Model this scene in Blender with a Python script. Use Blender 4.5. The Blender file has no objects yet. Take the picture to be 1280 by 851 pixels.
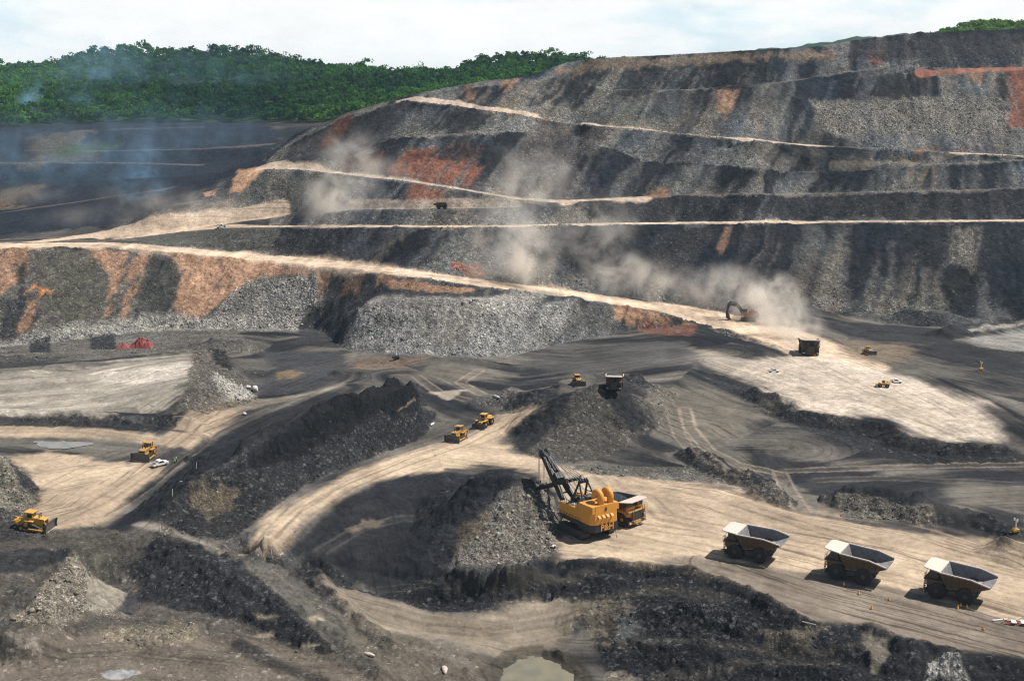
import bpy, bmesh, math, random
import numpy as np
from mathutils import Vector, Matrix, Euler

rnd = random.Random(11)
rng = np.random.default_rng(11)
SC = bpy.context.scene
COL = SC.collection

# ------------------------------------------------------------------ camera model (photo pixels, 1280 x 851)
F, CX, CY, VH, H = 1600.0, 640.0, 425.5, 118.0, 102.0
PITCH = math.atan((CY - VH) / F)
CP, SP = math.cos(PITCH), math.sin(PITCH)

def ray(u, v):
    a = (u - CX) / F
    b = -(v - CY) / F
    return a, CP + b * SP, -SP + b * CP

def at_z(u, v, z):
    d = ray(u, v); t = (z - H) / d[2]
    return np.array((d[0] * t, d[1] * t, z))

def at_y(u, v, y):
    d = ray(u, v); t = y / d[1]
    return np.array((d[0] * t, y, H + d[2] * t))

def slope_of(v):                       # (z - H) / y along the ray of image row v
    d = ray(CX, v); return d[2] / d[1]

def project(x, y, z):
    zc = y * CP - (z - H) * SP
    yc = y * SP + (z - H) * CP
    return CX + F * x / zc, CY - F * yc / zc

# ------------------------------------------------------------------ noise
_PERM = rng.random(65536).astype(np.float32)

def _h(ix, iy, seed):
    k = (ix * 73856093) ^ (iy * 19349663) ^ (seed * 83492791)
    k = (k ^ (k >> 13)) * 1274126177
    return _PERM[(k ^ (k >> 16)) & 65535]

def vnoise(x, y, seed=0):
    x0 = np.floor(x); y0 = np.floor(y)
    fx = (x - x0); fy = (y - y0)
    ix = x0.astype(np.int64); iy = y0.astype(np.int64)
    fx = fx * fx * (3 - 2 * fx); fy = fy * fy * (3 - 2 * fy)
    a = _h(ix, iy, seed); b = _h(ix + 1, iy, seed)
    c = _h(ix, iy + 1, seed); d = _h(ix + 1, iy + 1, seed)
    return (a + (b - a) * fx) * (1 - fy) + (c + (d - c) * fx) * fy      # 0..1

def fbm(x, y, octv=4, seed=0, gain=0.5):
    s = 0; a = 1.0; n = 0
    for o in range(octv):
        s = s + a * (vnoise(x, y, seed + o * 17) - 0.5); n += a
        a *= gain; x = x * 2.03 + 13.7; y = y * 2.03 + 7.1
    return s / n * 2                                                     # about -1..1

def sstep(a, b, x):
    t = np.clip((x - a) / (b - a), 0, 1); return t * t * (3 - 2 * t)

# ------------------------------------------------------------------ terrain constraints
CON = []                                # arrays of (n,3) world points: crests, toes, road edges

def densify(P, step=0.8):
    P = np.asarray(P, float); out = []
    for a, b in zip(P[:-1], P[1:]):
        n = max(2, int(np.linalg.norm(b[:2] - a[:2]) / step) + 1)
        t = np.linspace(0, 1, n, endpoint=False)[:, None]
        out.append(a + (b - a) * t)
    out.append(P[-1:])
    return np.concatenate(out)

def line_z(pts, back=None):             # (u, v, z) triples
    P = [at_z(u, v, z) for u, v, z in pts]
    CON.append(densify(P))
    if back:                            # the hidden foot behind a crest: dy metres farther, at height z
        dy, zz = back
        CON.append(densify([(p[0] * (1 + dy / p[1]), p[1] + dy, zz) for p in P]))

def line_y(pts):                        # (u, v, y) triples
    CON.append(densify([at_y(u, v, y) for u, v, y in pts]))

def itp(pts):
    xs = [p[0] for p in pts]; ys = [p[1] for p in pts]
    return lambda u: float(np.interp(u, xs, ys))

# ---- image lines of the walls: v as a function of u
TOE0 = itp([(-120, 436), (0, 431), (100, 424), (200, 411), (400, 411), (430, 437), (500, 443), (600, 447), (680, 432), (740, 421), (800, 411), (860, 408), (905, 418), (960, 432), (1000, 445)])
GCR = itp([(420, 392), (450, 379), (500, 375), (600, 375), (720, 376), (760, 381)])
DLO = itp([(-120, 308), (0, 310), (130, 308), (200, 313), (300, 322), (430, 336), (560, 353), (640, 364), (730, 375), (850, 396), (905, 411), (960, 428), (1000, 442)])
DUP = itp([(-120, 303), (0, 304), (130, 303), (200, 308), (300, 316), (430, 328), (560, 344), (640, 354), (730, 364), (850, 380), (905, 390), (960, 405), (1000, 416)])
RTOE = itp([(940, 388), (1000, 392), (1100, 398), (1180, 403), (1320, 404), (1400, 404)])
CLO = itp([(270, 288), (350, 286), (430, 285), (640, 285), (760, 282), (850, 280), (950, 280), (1280, 277), (1400, 277)])
CUP = itp([(270, 280), (350, 281), (430, 281), (640, 281), (760, 278.5), (850, 276.5), (950, 276), (1280, 273.5), (1400, 273)])
BLO = itp([(330, 211), (400, 216), (500, 228), (560, 237), (640, 250), (700, 254), (800, 248), (850, 244), (1000, 242), (1280, 236), (1400, 234)])
MLO = itp([(330, 205), (425, 187), (500, 172), (590, 166), (700, 164), (800, 200), (1000, 215), (1280, 200), (1400, 200)])
ALO = itp([(330, 203), (380, 170), (440, 146), (505, 126), (560, 132), (640, 143.5), (700, 154), (800, 163), (860, 169), (1000, 181), (1040, 184), (1200, 192), (1280, 196), (1400, 200)])
KLO = itp([(330, 202.5), (380, 168), (440, 144), (505, 124), (540, 116), (600, 107), (660, 103), (700, 96), (760, 112), (850, 113), (950, 106), (1050, 92), (1130, 84), (1200, 86), (1280, 84), (1400, 82)])
KC = itp([(330, 202), (380, 167), (440, 143), (505, 123), (540, 115), (600, 104), (660, 97), (690, 91), (702, 80), (740, 74), (850, 68.5), (950, 63), (1045, 58), (1062, 51), (1130, 43.5), (1170, 40.5), (1280, 36), (1400, 32)])

NLO = itp([(400, 268), (440, 264), (560, 263), (640, 262), (720, 259)])
def face(v, y, z, sl):                  # climb from (y,z) at slope sl until the ray of row v is met
    m = slope_of(v)
    yy = (H - z + sl * y) / (sl - m)
    yy = max(yy, y + 0.5)
    return yy, H + m * yy

cols = np.arange(-110, 1391, 12.0)
chain = {}
def rec(name, u, y, z): chain.setdefault(name, []).append((u, y, z))

for u in cols:
    sidex = 1.0
    have_d = u <= 1000
    if have_d:
        y = at_z(u, TOE0(u), 0)[1]; z = 0.0
        rec('toe', u, y, z)
        if 425 <= u <= 750:
            y, z = face(GCR(u), y, z, 0.70); rec('gcr', u, y, z)
            y, z = face(DLO(u), y, z, 0.26 if u > 520 else 0.36)
        else:
            y, z = face(DLO(u), y, z, 0.66)
        rec('dlo', u, y, z)
sm = {}
def smooth(name, k=4, pin_end=False):
    A = np.array(chain[name]); zz = A[:, 2].copy()
    for _ in range(k):
        z2 = zz.copy(); z2[1:-1] = 0.25 * zz[:-2] + 0.5 * zz[1:-1] + 0.25 * zz[2:]; zz = z2
    return A[:, 0], zz
du, dz = smooth('dlo', 40)
DZ = lambda u: float(np.interp(u, du, dz))
chain2 = {}
def rec2(name, u, v, z=None, y=None):
    p = at_z(u, v, z) if y is None else at_y(u, v, y)
    chain2.setdefault(name, []).append(p); return p[1], p[2]

for u in cols:
    if u <= 1000:
        rec2('toe', u, TOE0(u), 0.0)
        z = max(0.0, DZ(u)); 
        if 425 <= u <= 750:
            gz = np.interp(u, [r[0] for r in chain['gcr']], [r[2] for r in chain['gcr']])
            rec2('gcr', u, GCR(u), min(gz, z + 3))
        y, z = rec2('dlo', u, DLO(u), z)
        y, z = rec2('dup', u, DUP(u), z)
        if u > 990: z = max(z, 0)
    if u > 1000:
        y = at_z(u, RTOE(u), 0)[1]; z = 0.0
        rec2('rtoe', u, RTOE(u), 0.0)
    if u < 275: continue
    w = np.clip((u - 940) / 60, 0, 1)
    if 940 < u <= 1000:
        y2 = at_z(u, RTOE(u), 0)[1]; y, z = y + (y2 - y) * w, z * (1 - w)
        rec2('rtoe2', u, 0, y=y) if False else None
    y, z = face(CLO(u), y, z, 0.66); y, z = rec2('clo', u, CLO(u), y=y)
    y, z = rec2('cup', u, CUP(u), y=y + (12 if u > 400 else 20))
    if u < 328: continue
    if 400 < u < 720:
        y, z = face(NLO(u), y, z, 0.66); y, z = rec2('nlo', u, NLO(u), y=y); y += 13; rec2('nup', u, project(0, y, z)[1], y=y)
    y, z = face(BLO(u), y, z, 0.66); y, z = rec2('blo', u, BLO(u), y=y)
    bw = np.interp(u, [330, 420, 760, 850, 1400], [16, 26, 26, 10, 10])
    y += bw; rec2('bup', u, project(0, y, z)[1], y=y)
    y, z = face(MLO(u), y, z, 0.70); y, z = rec2('mlo', u, MLO(u), y=y)
    if u < 740 or u > 1150:
        y += 10; rec2('mup', u, project(0, y, z)[1], y=y)
    y, z = face(ALO(u), y, z, 0.70); y, z = rec2('alo', u, ALO(u), y=y)
    y += np.interp(u, [330, 500, 600], [2, 8, 20]); rec2('aup', u, project(0, y, z)[1], y=y)
    y, z = face(KLO(u), y, z, 0.66); y, z = rec2('klo', u, KLO(u), y=y)
    y += np.interp(u, [330, 660, 720], [2, 4, 18]); rec2('kup', u, project(0, y, z)[1], y=y)
    y, z = face(KC(u), y, z, 0.60); y, z = rec2('kc', u, KC(u), y=y)
    p = chain2['kc'][-1]
    for dy, dz_ in ((30, 1.0), (70, -14 if u < 700 else 0)):
        k = 1 + dy / p[1]
        chain2.setdefault('kb%d' % dy, []).append(np.array((p[0] * k, p[1] + dy, p[2] + dz_)))
for k, P in chain2.items():
    CON.append(densify(np.array(P)))

# ---- spur that closes the dump on the left, road junction and the far terraces
line_y([(328, 211, 696), (300, 223, 690), (280, 238, 684), (250, 251, 680), (215, 257, 677), (180, 268, 672), (150, 281, 667)])
line_y([(130, 302, 652), (200, 292, 660), (270, 281, 662), (350, 268, 668), (400, 264, 668)])
line_y([(-120, 300, 655), (0, 299, 655), (60, 294, 662), (130, 289, 664)])
def terrace(pts, y0, y1, w, slope0=0.0):
    P = [at_y(u, v, y0 + (y1 - y0) * i / (len(pts) - 1)) for i, (u, v) in enumerate(pts)]
    CON.append(densify(P))
    CON.append(densify([(p[0] * (1 + w / p[1]), p[1] + w, p[2] + 0.2) for p in P]))
terrace([(-160, 274), (0, 266), (60, 258), (140, 246), (200, 237)], 760, 770, 22)
terrace([(-160, 232), (0, 230), (120, 226), (220, 222), (290, 215)], 835, 835, 22)
terrace([(-160, 204), (0, 203), (150, 203), (250, 206), (320, 200)], 880, 880, 20)
terrace([(-160, 188), (0, 189), (120, 189), (250, 186), (350, 178)], 925, 925, 20)
terrace([(-160, 164), (0, 166), (140, 163), (260, 160), (380, 158)], 985, 985, 20)
FBASE = [(-200, 152), (0, 150), (150, 150), (260, 148), (380, 152), (440, 146), (520, 128)]
line_y([(u, v, 1070) for u, v in FBASE])
FCR = [(-260, 92), (-120, 92), (0, 84), (60, 76), (100, 64), (170, 62), (250, 53), (330, 57), (380, 69), (420, 79), (500, 93), (535, 94), (560, 85), (600, 70), (650, 64), (685, 65), (710, 72), (760, 90), (900, 100)]
line_y([(u, v + 9, 1430) for u, v in FCR])
line_y([(-260, 125, 1900), (200, 112, 1900), (700, 115, 1900), (900, 120, 1900)])
line_y([(900, 110, 1400), (1050, 80, 1300), (1170, 46, 1230), (1210, 38.5, 1230), (1250, 33, 1230), (1280, 30, 1230), (1420, 24, 1230)])
line_y([(900, 120, 1900), (1420, 100, 1900)])

# ---- pit floor, ridges, mounds, bowl, near slopes: (u, v, z)
def flat(pts, z=0.0): line_z([(u, v, z) for u, v in pts])
flat([(1010, 452), (1060, 455), (1100, 470)], 2.0)
flat([(1050, 440), (1150, 440), (1220, 440), (1400, 438)])
flat([(1100, 420), (1200, 418), (1400, 416)])
flat([(560, 465), (640, 460), (720, 450), (860, 430)])
flat([(545, 480), (640, 478), (660, 490)])
flat([(830, 455), (880, 465), (900, 500), (860, 530), (830, 560)])
flat([(560, 500), (620, 505), (640, 520)])
flat([(540, 565), (600, 556), (640, 560), (700, 582), (800, 600), (900, 605), (1000, 600), (1280, 590), (1400, 590)])
flat([(700, 640), (760, 620), (850, 640), (1000, 660), (1280, 690), (1400, 700)])
flat([(790, 690), (900, 700), (1000, 720), (1150, 752), (1280, 780), (1400, 800)])
flat([(0, 552), (100, 556), (200, 560), (260, 545), (300, 515)])
flat([(60, 575), (120, 600), (110, 640), (60, 668), (0, 672)])
flat([(345, 500), (400, 485), (430, 465), (440, 450)])
flat([(430, 447), (480, 450), (560, 455)])
# left plateau of pale spoil and its rubble edge
line_z([(-100, 470, 5), (0, 470, 5), (120, 462, 5), (230, 448, 5.5), (268, 440, 6)], back=(14, 1.5))
line_z([(268, 440, 6), (276, 452, 6), (252, 475, 5.5), (235, 500, 5), (215, 518, 3)])
flat([(352, 440), (335, 465), (322, 492), (300, 503), (262, 520)])
line_z([(-100, 522, 3), (0, 520, 3), (100, 520, 3), (180, 527, 2)])
# coal ridge in the middle left
line_z([(205, 640, 2), (240, 606, 6), (300, 571, 10), (360, 538, 12), (430, 510, 13.5), (480, 495, 14), (517, 482, 13)])
_cr = [(240, 606, 6), (300, 571, 10), (360, 538, 12), (430, 510, 13.5), (480, 495, 14), (517, 482, 13)]
_P = [at_z(u, v, z) for u, v, z in _cr]
CON.append(densify([(p[0] + .5, p[1] - 1.9, p[2] - 4.4) for p in _P]))
CON.append(densify([(p[0] + 1.4, p[1] - 4.6, p[2] - 5.2) for p in _P]))
line_z([(235, 590, 3), (260, 570, 6), (320, 541, 9), (400, 505, 11.5), (460, 484, 13), (500, 476, 12.5)], back=(26, 0.0))
flat([(205, 668), (250, 680), (295, 674), (330, 640), (370, 612), (420, 590), (480, 566), (530, 545), (548, 515), (548, 492)])
# dark trench road beside it
line_z([(130, 660, -2), (180, 628, -3), (220, 592, -2), (260, 556, -1)])
# spoil mound behind the shovel
line_z([(668, 520, 5), (700, 502, 9), (722, 491, 11), (745, 481, 12), (772, 480, 12)])
line_z([(690, 477, 10.0), (745, 467, 10), (800, 466, 9)], back=(40, 0.0))
flat([(636, 540), (660, 572), (700, 580), (760, 570), (812, 548), (838, 520), (850, 490), (858, 472)])
# shot-rock heap in front of the shovel
line_z([(572, 612, 5), (590, 597, 8.5), (612, 590, 10.5), (640, 589, 11), (668, 600, 8.5), (690, 622, 4.5)])
line_z([(612, 590, 10.5), (640, 589, 11), (668, 600, 8.5)], back=(24, 0.0))
line_z([(545, 598, 0), (528, 618, -2), (515, 645, -5), (512, 672, -6.5)])
line_z([(572, 612, 5), (566, 640, 2), (566, 670, -1.5), (572, 702, -1.8)])
line_z([(570, 704, -1.5), (600, 707, -.5), (650, 706, 0), (690, 692, 0), (705, 668, 0), (712, 640, 0), (715, 620, 0)])
# rim and floor of the coal bowl
flat([(318, 688), (350, 655), (400, 618), (470, 594), (530, 584), (560, 592)])
line_z([(400, 698, -5), (440, 712, -7.5), (490, 724, -8.5), (535, 734, -7.5)])
line_z([(430, 655, -3.5), (470, 650, -5)])
# crest between bowl and pond, brown slope to the pond
line_z([(300, 695, -1), (345, 705, -1), (400, 722, -2), (425, 733, -4), (504, 753, -6), (538, 765, -6.5), (582, 765, -6.5), (630, 758, -6), (690, 750, -6)], back=(9, -8.6))
line_z([(440, 760, -5), (520, 785, -8), (600, 798, -8), (690, 792, -8.3), (760, 790, -8)])
line_z([(628, 834, -9.6), (650, 823, -9.6), (676, 819, -9.6), (700, 826, -9.6), (716, 842, -9.6), (722, 866, -9.6), (690, 910, -9.6), (640, 900, -9.6), (628, 860, -9.6), (628, 834, -9.6)])
line_z([(655, 842, -10.8), (685, 842, -10.8), (690, 870, -10.8), (660, 870, -10.8), (655, 842, -10.8)])
line_z([(590, 840, -8.7), (630, 816, -8.7), (680, 808, -8.7), (725, 822, -8.7), (752, 866, -8.7)])
# coal face below the truck floor
line_z([(578, 713, -2), (600, 713, -1), (640, 713, 0)])
flat([(640, 713), (700, 701), (760, 701), (860, 711), (950, 744), (1000, 774), (1090, 782), (1120, 799), (1200, 814), (1300, 828), (1420, 850)])
line_z([(600, 746, -6), (640, 745, -5.5), (700, 742, -4.5), (760, 738, -3.2), (860, 772, -3.4), (960, 815, -3.8), (1060, 838, -3.2), (1200, 860, -3.5), (1400, 900, -4)])
line_z([(760, 810, -7.5), (820, 830, -7), (900, 860, -6.5), (1100, 900, -6), (1400, 980, -6)])
# pale lobe dumped on the right
line_z([(905, 470, .6), (950, 487, 1.8), (1000, 512, 3), (1060, 519, 3.4), (1110, 526, 3.4), (1135, 544, 3.2), (1190, 551, 2.6), (1245, 556, 1.6), (1275, 560, .6)])
flat([(890, 482), (945, 505), (990, 530), (1050, 540), (1100, 550), (1135, 566), (1195, 572), (1290, 572)])
line_z([(960, 465, 3), (1050, 480, 3), (1150, 510, 3), (1230, 535, 2)])
flat([(1100, 462), (1180, 475), (1260, 500), (1300, 540)], 1.5)
# left foreground
line_z([(-80, 555, 9), (0, 572, 9), (12, 590, 7), (22, 612, 3)])
flat([(30, 560), (45, 590), (50, 625), (40, 645)])
line_z([(-80, 690, 4), (0, 700, 4), (60, 690, 5), (92, 686, 5), (108, 715, 2), (128, 745, -2), (160, 772, -6)], back=None)
line_z([(0, 668, 0), (100, 678, -1), (160, 690, -3), (190, 690, -3)])
line_z([(104, 735, -6.5), (135, 730, -7), (160, 740, -7), (150, 765, -7), (110, 760, -6.5)])
line_z([(60, 735, 3), (95, 740, 1), (80, 790, -2), (20, 800, 1), (0, 790, 2)])
line_z([(210, 672, -1), (260, 680, -0.5), (330, 725, -1.5), (380, 765, -3), (430, 800, -5), (480, 850, -6)])
line_z([(180, 740, -6), (260, 762, -6), (330, 790, -6), (400, 820, -6)])
line_z([(-80, 830, -3), (60, 828, -3), (200, 815, -5), (300, 830, -5), (420, 850, -6), (520, 850, -8)])
line_z([(-150, 960, 0), (100, 940, -2), (400, 930, -5), (600, 920, -9.5), (760, 930, -9)])

# ------------------------------------------------------------------ solve the height field on a log-polar grid
NA, A0, A1 = 512, math.radians(-31), math.radians(31)
DA = (A1 - A0) / (NA - 1)
R0 = math.log(140.0)
NR = int((math.log(2300.0) - R0) / DA) + 1

def to_grid(x, y):
    return (np.arctan2(x, y) - A0) / DA, (np.log(np.hypot(x, y)) - R0) / DA

def solve():
    pts = np.concatenate(CON)
    gi, gj = to_grid(pts[:, 0], pts[:, 1])
    gi = np.rint(gi).astype(int); gj = np.rint(gj).astype(int)
    ok = (gi >= 0) & (gi < NA) & (gj >= 0) & (gj < NR)
    S = np.zeros((NR, NA)); C = np.zeros((NR, NA))
    np.add.at(S, (gj[ok], gi[ok]), pts[ok, 2]); np.add.at(C, (gj[ok], gi[ok]), 1)
    levels = [(S, C)]
    while min(levels[-1][0].shape) > 12:
        s, c = levels[-1]
        m = np.where(c > 0, s / np.maximum(c, 1), 0); k = (c > 0).astype(float)
        n0, n1 = (s.shape[0] + 1) // 2, (s.shape[1] + 1) // 2
        s2 = np.zeros((n0 * 2, n1 * 2)); c2 = np.zeros((n0 * 2, n1 * 2))
        s2[:s.shape[0], :s.shape[1]] = m * k; c2[:s.shape[0], :s.shape[1]] = k
        levels.append((s2.reshape(n0, 2, n1, 2).sum((1, 3)), c2.reshape(n0, 2, n1, 2).sum((1, 3))))
    Z = None
    for li in range(len(levels) - 1, -1, -1):
        s, c = levels[li]; fix = c > 0; val = np.where(fix, s / np.maximum(c, 1), 0)
        if Z is None: Z = np.full(s.shape, val[fix].mean())
        else:
            Z = np.repeat(np.repeat(Z, 2, 0), 2, 1)[:s.shape[0], :s.shape[1]]
        Z[fix] = val[fix]
        for it in range(400 if li > 2 else (160 if li else 90)):
            P = np.pad(Z, 1, mode='edge')
            Z = 0.25 * (P[:-2, 1:-1] + P[2:, 1:-1] + P[1:-1, :-2] + P[1:-1, 2:])
            Z[fix] = val[fix]
    P = np.pad(Z, 1, mode='edge')
    Z = 0.8 * Z + 0.05 * (P[:-2, 1:-1] + P[2:, 1:-1] + P[1:-1, :-2] + P[1:-1, 2:])
    return Z

ZG = solve()

def bil(G, gi, gj):
    gi = np.clip(gi, 0, NA - 1.001); gj = np.clip(gj, 0, NR - 1.001)
    i = gi.astype(int); j = gj.astype(int); fi = gi - i; fj = gj - j
    return (G[j, i] * (1 - fi) + G[j, i + 1] * fi) * (1 - fj) + (G[j + 1, i] * (1 - fi) + G[j + 1, i + 1] * fi) * fj

ga, gr = np.meshgrid(A0 + DA * np.arange(NA), np.exp(R0 + DA * np.arange(NR)))
GXX, GYY = gr * np.sin(ga), gr * np.cos(ga)

def seg_dist(X, Y, P):                  # distance to a polyline, arc length at the nearest point
    best = np.full(X.shape, 1e9); arc = np.zeros(X.shape); s0 = 0.0
    for a, b in zip(P[:-1], P[1:]):
        dx, dy = b[0] - a[0], b[1] - a[1]; L = math.hypot(dx, dy) + 1e-9
        t = np.clip(((X - a[0]) * dx + (Y - a[1]) * dy) / (L * L), 0, 1)
        d = np.hypot(X - a[0] - t * dx, Y - a[1] - t * dy)
        m = d < best; best = np.where(m, d, best); arc = np.where(m, s0 + t * L, arc); s0 += L
    return best, arc

def heights(x, y):
    gi, gj = to_grid(x, y); return bil(ZG, gi, gj)

def hit(u, v):                          # where the sight line of a photo pixel meets the ground
    d = ray(u, v); k = math.hypot(d[0], d[1])
    t = np.exp(np.linspace(math.log(145), math.log(2250), 3500)) / k
    X, Y, Z = d[0] * t, d[1] * t, H + d[2] * t
    g = heights(X, Y); below = np.nonzero(Z < g)[0]
    if len(below) == 0: n = len(t) - 1
    else:
        n = below[0]
        if n > 0:
            a = Z[n - 1] - g[n - 1]; b = g[n] - Z[n]; w = a / (a + b + 1e-9)
            tt = t[n - 1] + (t[n] - t[n - 1]) * w
            return np.array((d[0] * tt, d[1] * tt, H + d[2] * tt))
    return np.array((X[n], Y[n], g[n]))

# ---- rubble windrows, berms and small heaps added on top: (pixels), height, half width, roughness
def windrow(pts, h, w, seed=0, rough=0.5):
    global ZG
    P = [hit(u, v) for u, v in pts]
    cx = np.mean([p[0] for p in P]); cy = np.mean([p[1] for p in P])
    d, s = seg_dist(GXX, GYY, P)
    n = 0.5 + 0.5 * fbm(GXX / (w * 1.1), GYY / (w * 1.1), 3, 50 + seed)
    prof = np.clip(1 - d / (w * (0.7 + 0.5 * n)), 0, 1)
    ZG = ZG + h * (1 - rough + 2 * rough * n) * prof ** 1.2

for pts, h, w, *rg_ in (
    ([(862, 572), (900, 588), (940, 604), (972, 626)], 3.0, 6), ([(1062, 628), (1100, 634), (1150, 640)], 3.6, 8),
    ([(1150, 640), (1200, 650), (1262, 668)], 2.2, 6), ([(1252, 690), (1290, 700)], 3.2, 7),
    ([(1000, 518), (1050, 524), (1095, 530)], .7, 3), ([(1120, 556), (1190, 564), (1250, 564)], 1.4, 5, 1),
    ([(950, 492), (975, 500), (995, 506)], 1.8, 6, 1), ([(605, 508), (640, 498), (665, 500)], 3.0, 8),
    ([(680, 592), (760, 600), (840, 596)], 1.0, 5), ([(310, 692), (350, 704), (400, 726), (440, 768), (490, 812)], 1.8, 3.4),
    ([(400, 712), (420, 722)], 3.0, 5), ([(700, 703), (760, 703), (860, 713), (950, 746), (1000, 775)], 1.3, 3.0),
    ([(1090, 783), (1120, 800), (1190, 822)], 1.4, 3), ([(1180, 836), (1200, 842)], 2.6, 5, 1), ([(780, 772), (860, 762), (930, 782)], 1.3, 4, 1), ([(720, 776), (800, 808), (900, 822)], 1.2, 5, 1), ([(850, 832), (950, 838), (1050, 848)], 1.4, 5, 1), ([(620, 735), (660, 728), (730, 716)], .9, 4), ([(980, 800), (1060, 812), (1130, 826)], 1.2, 4, 1), ([(200, 690), (260, 710), (330, 752), (390, 800)], 1.3, 4, 1), ([(30, 745), (70, 775), (60, 800)], 1.5, 5, 1), ([(170, 800), (260, 792), (320, 815)], 1.0, 4, 1),
    ([(300, 568), (360, 536), (430, 508), (480, 492), (515, 480)], 2.4, 2.6, 3.3), ([(420, 468), (452, 470)], 2.2, 5),
    ([(300, 316), (340, 300), (420, 292)], 0.6, 5), ([(190, 278), (240, 270), (262, 268)], 3.5, 12),
    ([(1020, 392), (1080, 396)], 4, 10), ([(1120, 402), (1180, 404)], 5, 11), ([(1180, 404), (1230, 404), (1290, 400)], 3, 9),
    ([(1180, 418), (1240, 412), (1300, 408)], 3.0, 9), ([(560, 452), (600, 455)], 2, 8), ([(500, 452), (535, 446)], 1.5, 8),
    ([(30, 470), (60, 462), (110, 456)], 1.6, 6), ([(60, 480), (140, 470), (200, 468)], 1.5, 5), ([(0, 518), (80, 522), (160, 524), (240, 530)], 2.0, 6),
    ([(0, 455), (40, 450)], 2.5, 8), ([(260, 432), (300, 436)], 3, 10), ([(40, 800), (60, 790)], 2.5, 6), ([(200, 800), (240, 795)], 1.5, 6), ([(120, 700), (90, 690)], 1.0, 5),
    ([(320, 322), (360, 318), (420, 322)], 0.4, 6), ([(350, 300), (400, 300), (420, 292), (520, 295)], 0.6, 6),
    ([(640, 365), (720, 376), (840, 396)], 1.2, 3), ([(200, 315), (330, 326), (560, 355)], 0.9, 3),
):
    windrow(pts, h, w, seed=int(pts[0][0]), rough=.95 if rg_ else .5)

# ------------------------------------------------------------------ fine terrain mesh
def rows():
    r = [math.log(185.0)]
    while r[-1] < math.log(9000.0):
        R = math.exp(r[-1])
        r.append(r[-1] + (0.00185 if R < 470 else 0.0014 if R < 560 else 0.00098 if R < 880 else 0.0016 if R < 1000 else 0.005 if R < 1700 else 0.04))
    return np.array(r)
RR = rows(); MA = 1060
TT = np.linspace(math.radians(-27.5), math.radians(27.5), MA)
th, rh = np.meshgrid(TT, RR)
X = np.exp(rh) * np.sin(th); Y = np.exp(rh) * np.cos(th)
Rg = np.exp(rh)
Z0 = bil(ZG, (th - A0) / DA, (rh - R0) / DA)
far = sstep(2100, 2600, Rg)
Z0 = Z0 * (1 - far) + 55 * far
TH, RH = th * F, rh * F                 # roughly pixel-sized plan units
NRW = len(RR)

gy_ = np.gradient(Z0, axis=0) / np.gradient(rh, axis=0) / Rg
gx_ = np.gradient(Z0, axis=1) / np.gradient(th, axis=1) / Rg
SLOPE = np.hypot(gx_, gy_)
def blur(A, n):
    for _ in range(n):
        P = np.pad(A, 1, mode='edge')
        A = 0.2 * (A + P[:-2, 1:-1] + P[2:, 1:-1] + P[1:-1, :-2] + P[1:-1, 2:])
    return A
STEEP = sstep(0.26, 0.46, blur(SLOPE, 3))

# tiers of the dump: index of the bench below each vertex
def zline(name):
    P = np.array(chain2[name]); a = np.arctan2(P[:, 0], P[:, 1]); o = np.argsort(a)
    return np.interp(TT, a[o], P[o, 2])[None, :], np.interp(TT, a[o], np.hypot(P[o, 0], P[o, 1]))[None, :]
TIER = np.zeros_like(X)
WALL = np.zeros_like(X)
for k in ('dlo', 'clo', 'blo', 'mlo', 'alo', 'klo'):
    zl, rl = zline(k)
    TIER += (Rg > rl - 1.0)
zl, rl = zline('kc'); za, ra = zline('toe')
UPX, VPX = project(X, Y, Z0)
WALL = (Rg > np.where(TT[None, :] < math.atan(0.225), ra, zline('rtoe')[1]) - 2) * (Rg < np.where(TT[None, :] > math.atan(-0.19), rl + 60, zline('dup')[1] + 5))

# guides of travel: tracks follow these
GUIDES = [
    [(310, 692), (345, 655), (400, 612), (470, 584), (540, 562), (600, 540), (640, 515), (670, 505)],
    [(1290, 700), (1150, 665), (1000, 640), (900, 610), (800, 595), (700, 578), (600, 570), (540, 562)],
    [(1290, 790), (1150, 745), (1000, 705), (880, 675), (790, 655), (740, 600)],
    [(1290, 812), (1150, 775), (1020, 742), (920, 705)],
    [(0, 540), (120, 542), (200, 552), (250, 525), (300, 505), (380, 492), (430, 470)],
    [(30, 660), (120, 640), (190, 585), (240, 548)], [(60, 600), (120, 590), (180, 572)],
    [(-100, 307), (0, 307), (130, 305), (300, 319), (560, 348), (730, 369), (850, 388), (960, 416), (1010, 440), (1100, 470), (1180, 510), (1260, 560)],
    [(560, 462), (650, 475), (760, 460), (900, 440)], [(1000, 610), (1130, 590), (1290, 585)], [(860, 535), (930, 580), (1000, 630)],
    [(900, 450), (1000, 480), (1100, 500), (1220, 545)], [(1120, 440), (1200, 460), (1290, 480)], [(0, 455), (130, 450), (240, 440)], [(0, 500), (120, 490), (230, 465)],
    [(460, 640), (480, 740)], [(560, 735), (700, 715), (860, 735)], [(400, 740), (520, 780), (640, 800), (760, 770), (860, 765)], [(700, 800), (900, 800), (1100, 850)],
    [(160, 720), (300, 740), (420, 800)], [(0, 830), (160, 815), (330, 835), (520, 850)], [(500, 470), (560, 500), (620, 520)], [(130, 655), (210, 605), (300, 540), (420, 485)],
    [(310, 470), (370, 455), (430, 440)], [(650, 440), (720, 445), (850, 430)], [(820, 520), (900, 560), (980, 560)],
]
FS = np.zeros_like(X); FT = np.full(X.shape, 1e9); FID = np.zeros_like(X)
near = RR < math.log(700)
nr = int(near.sum())
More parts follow.
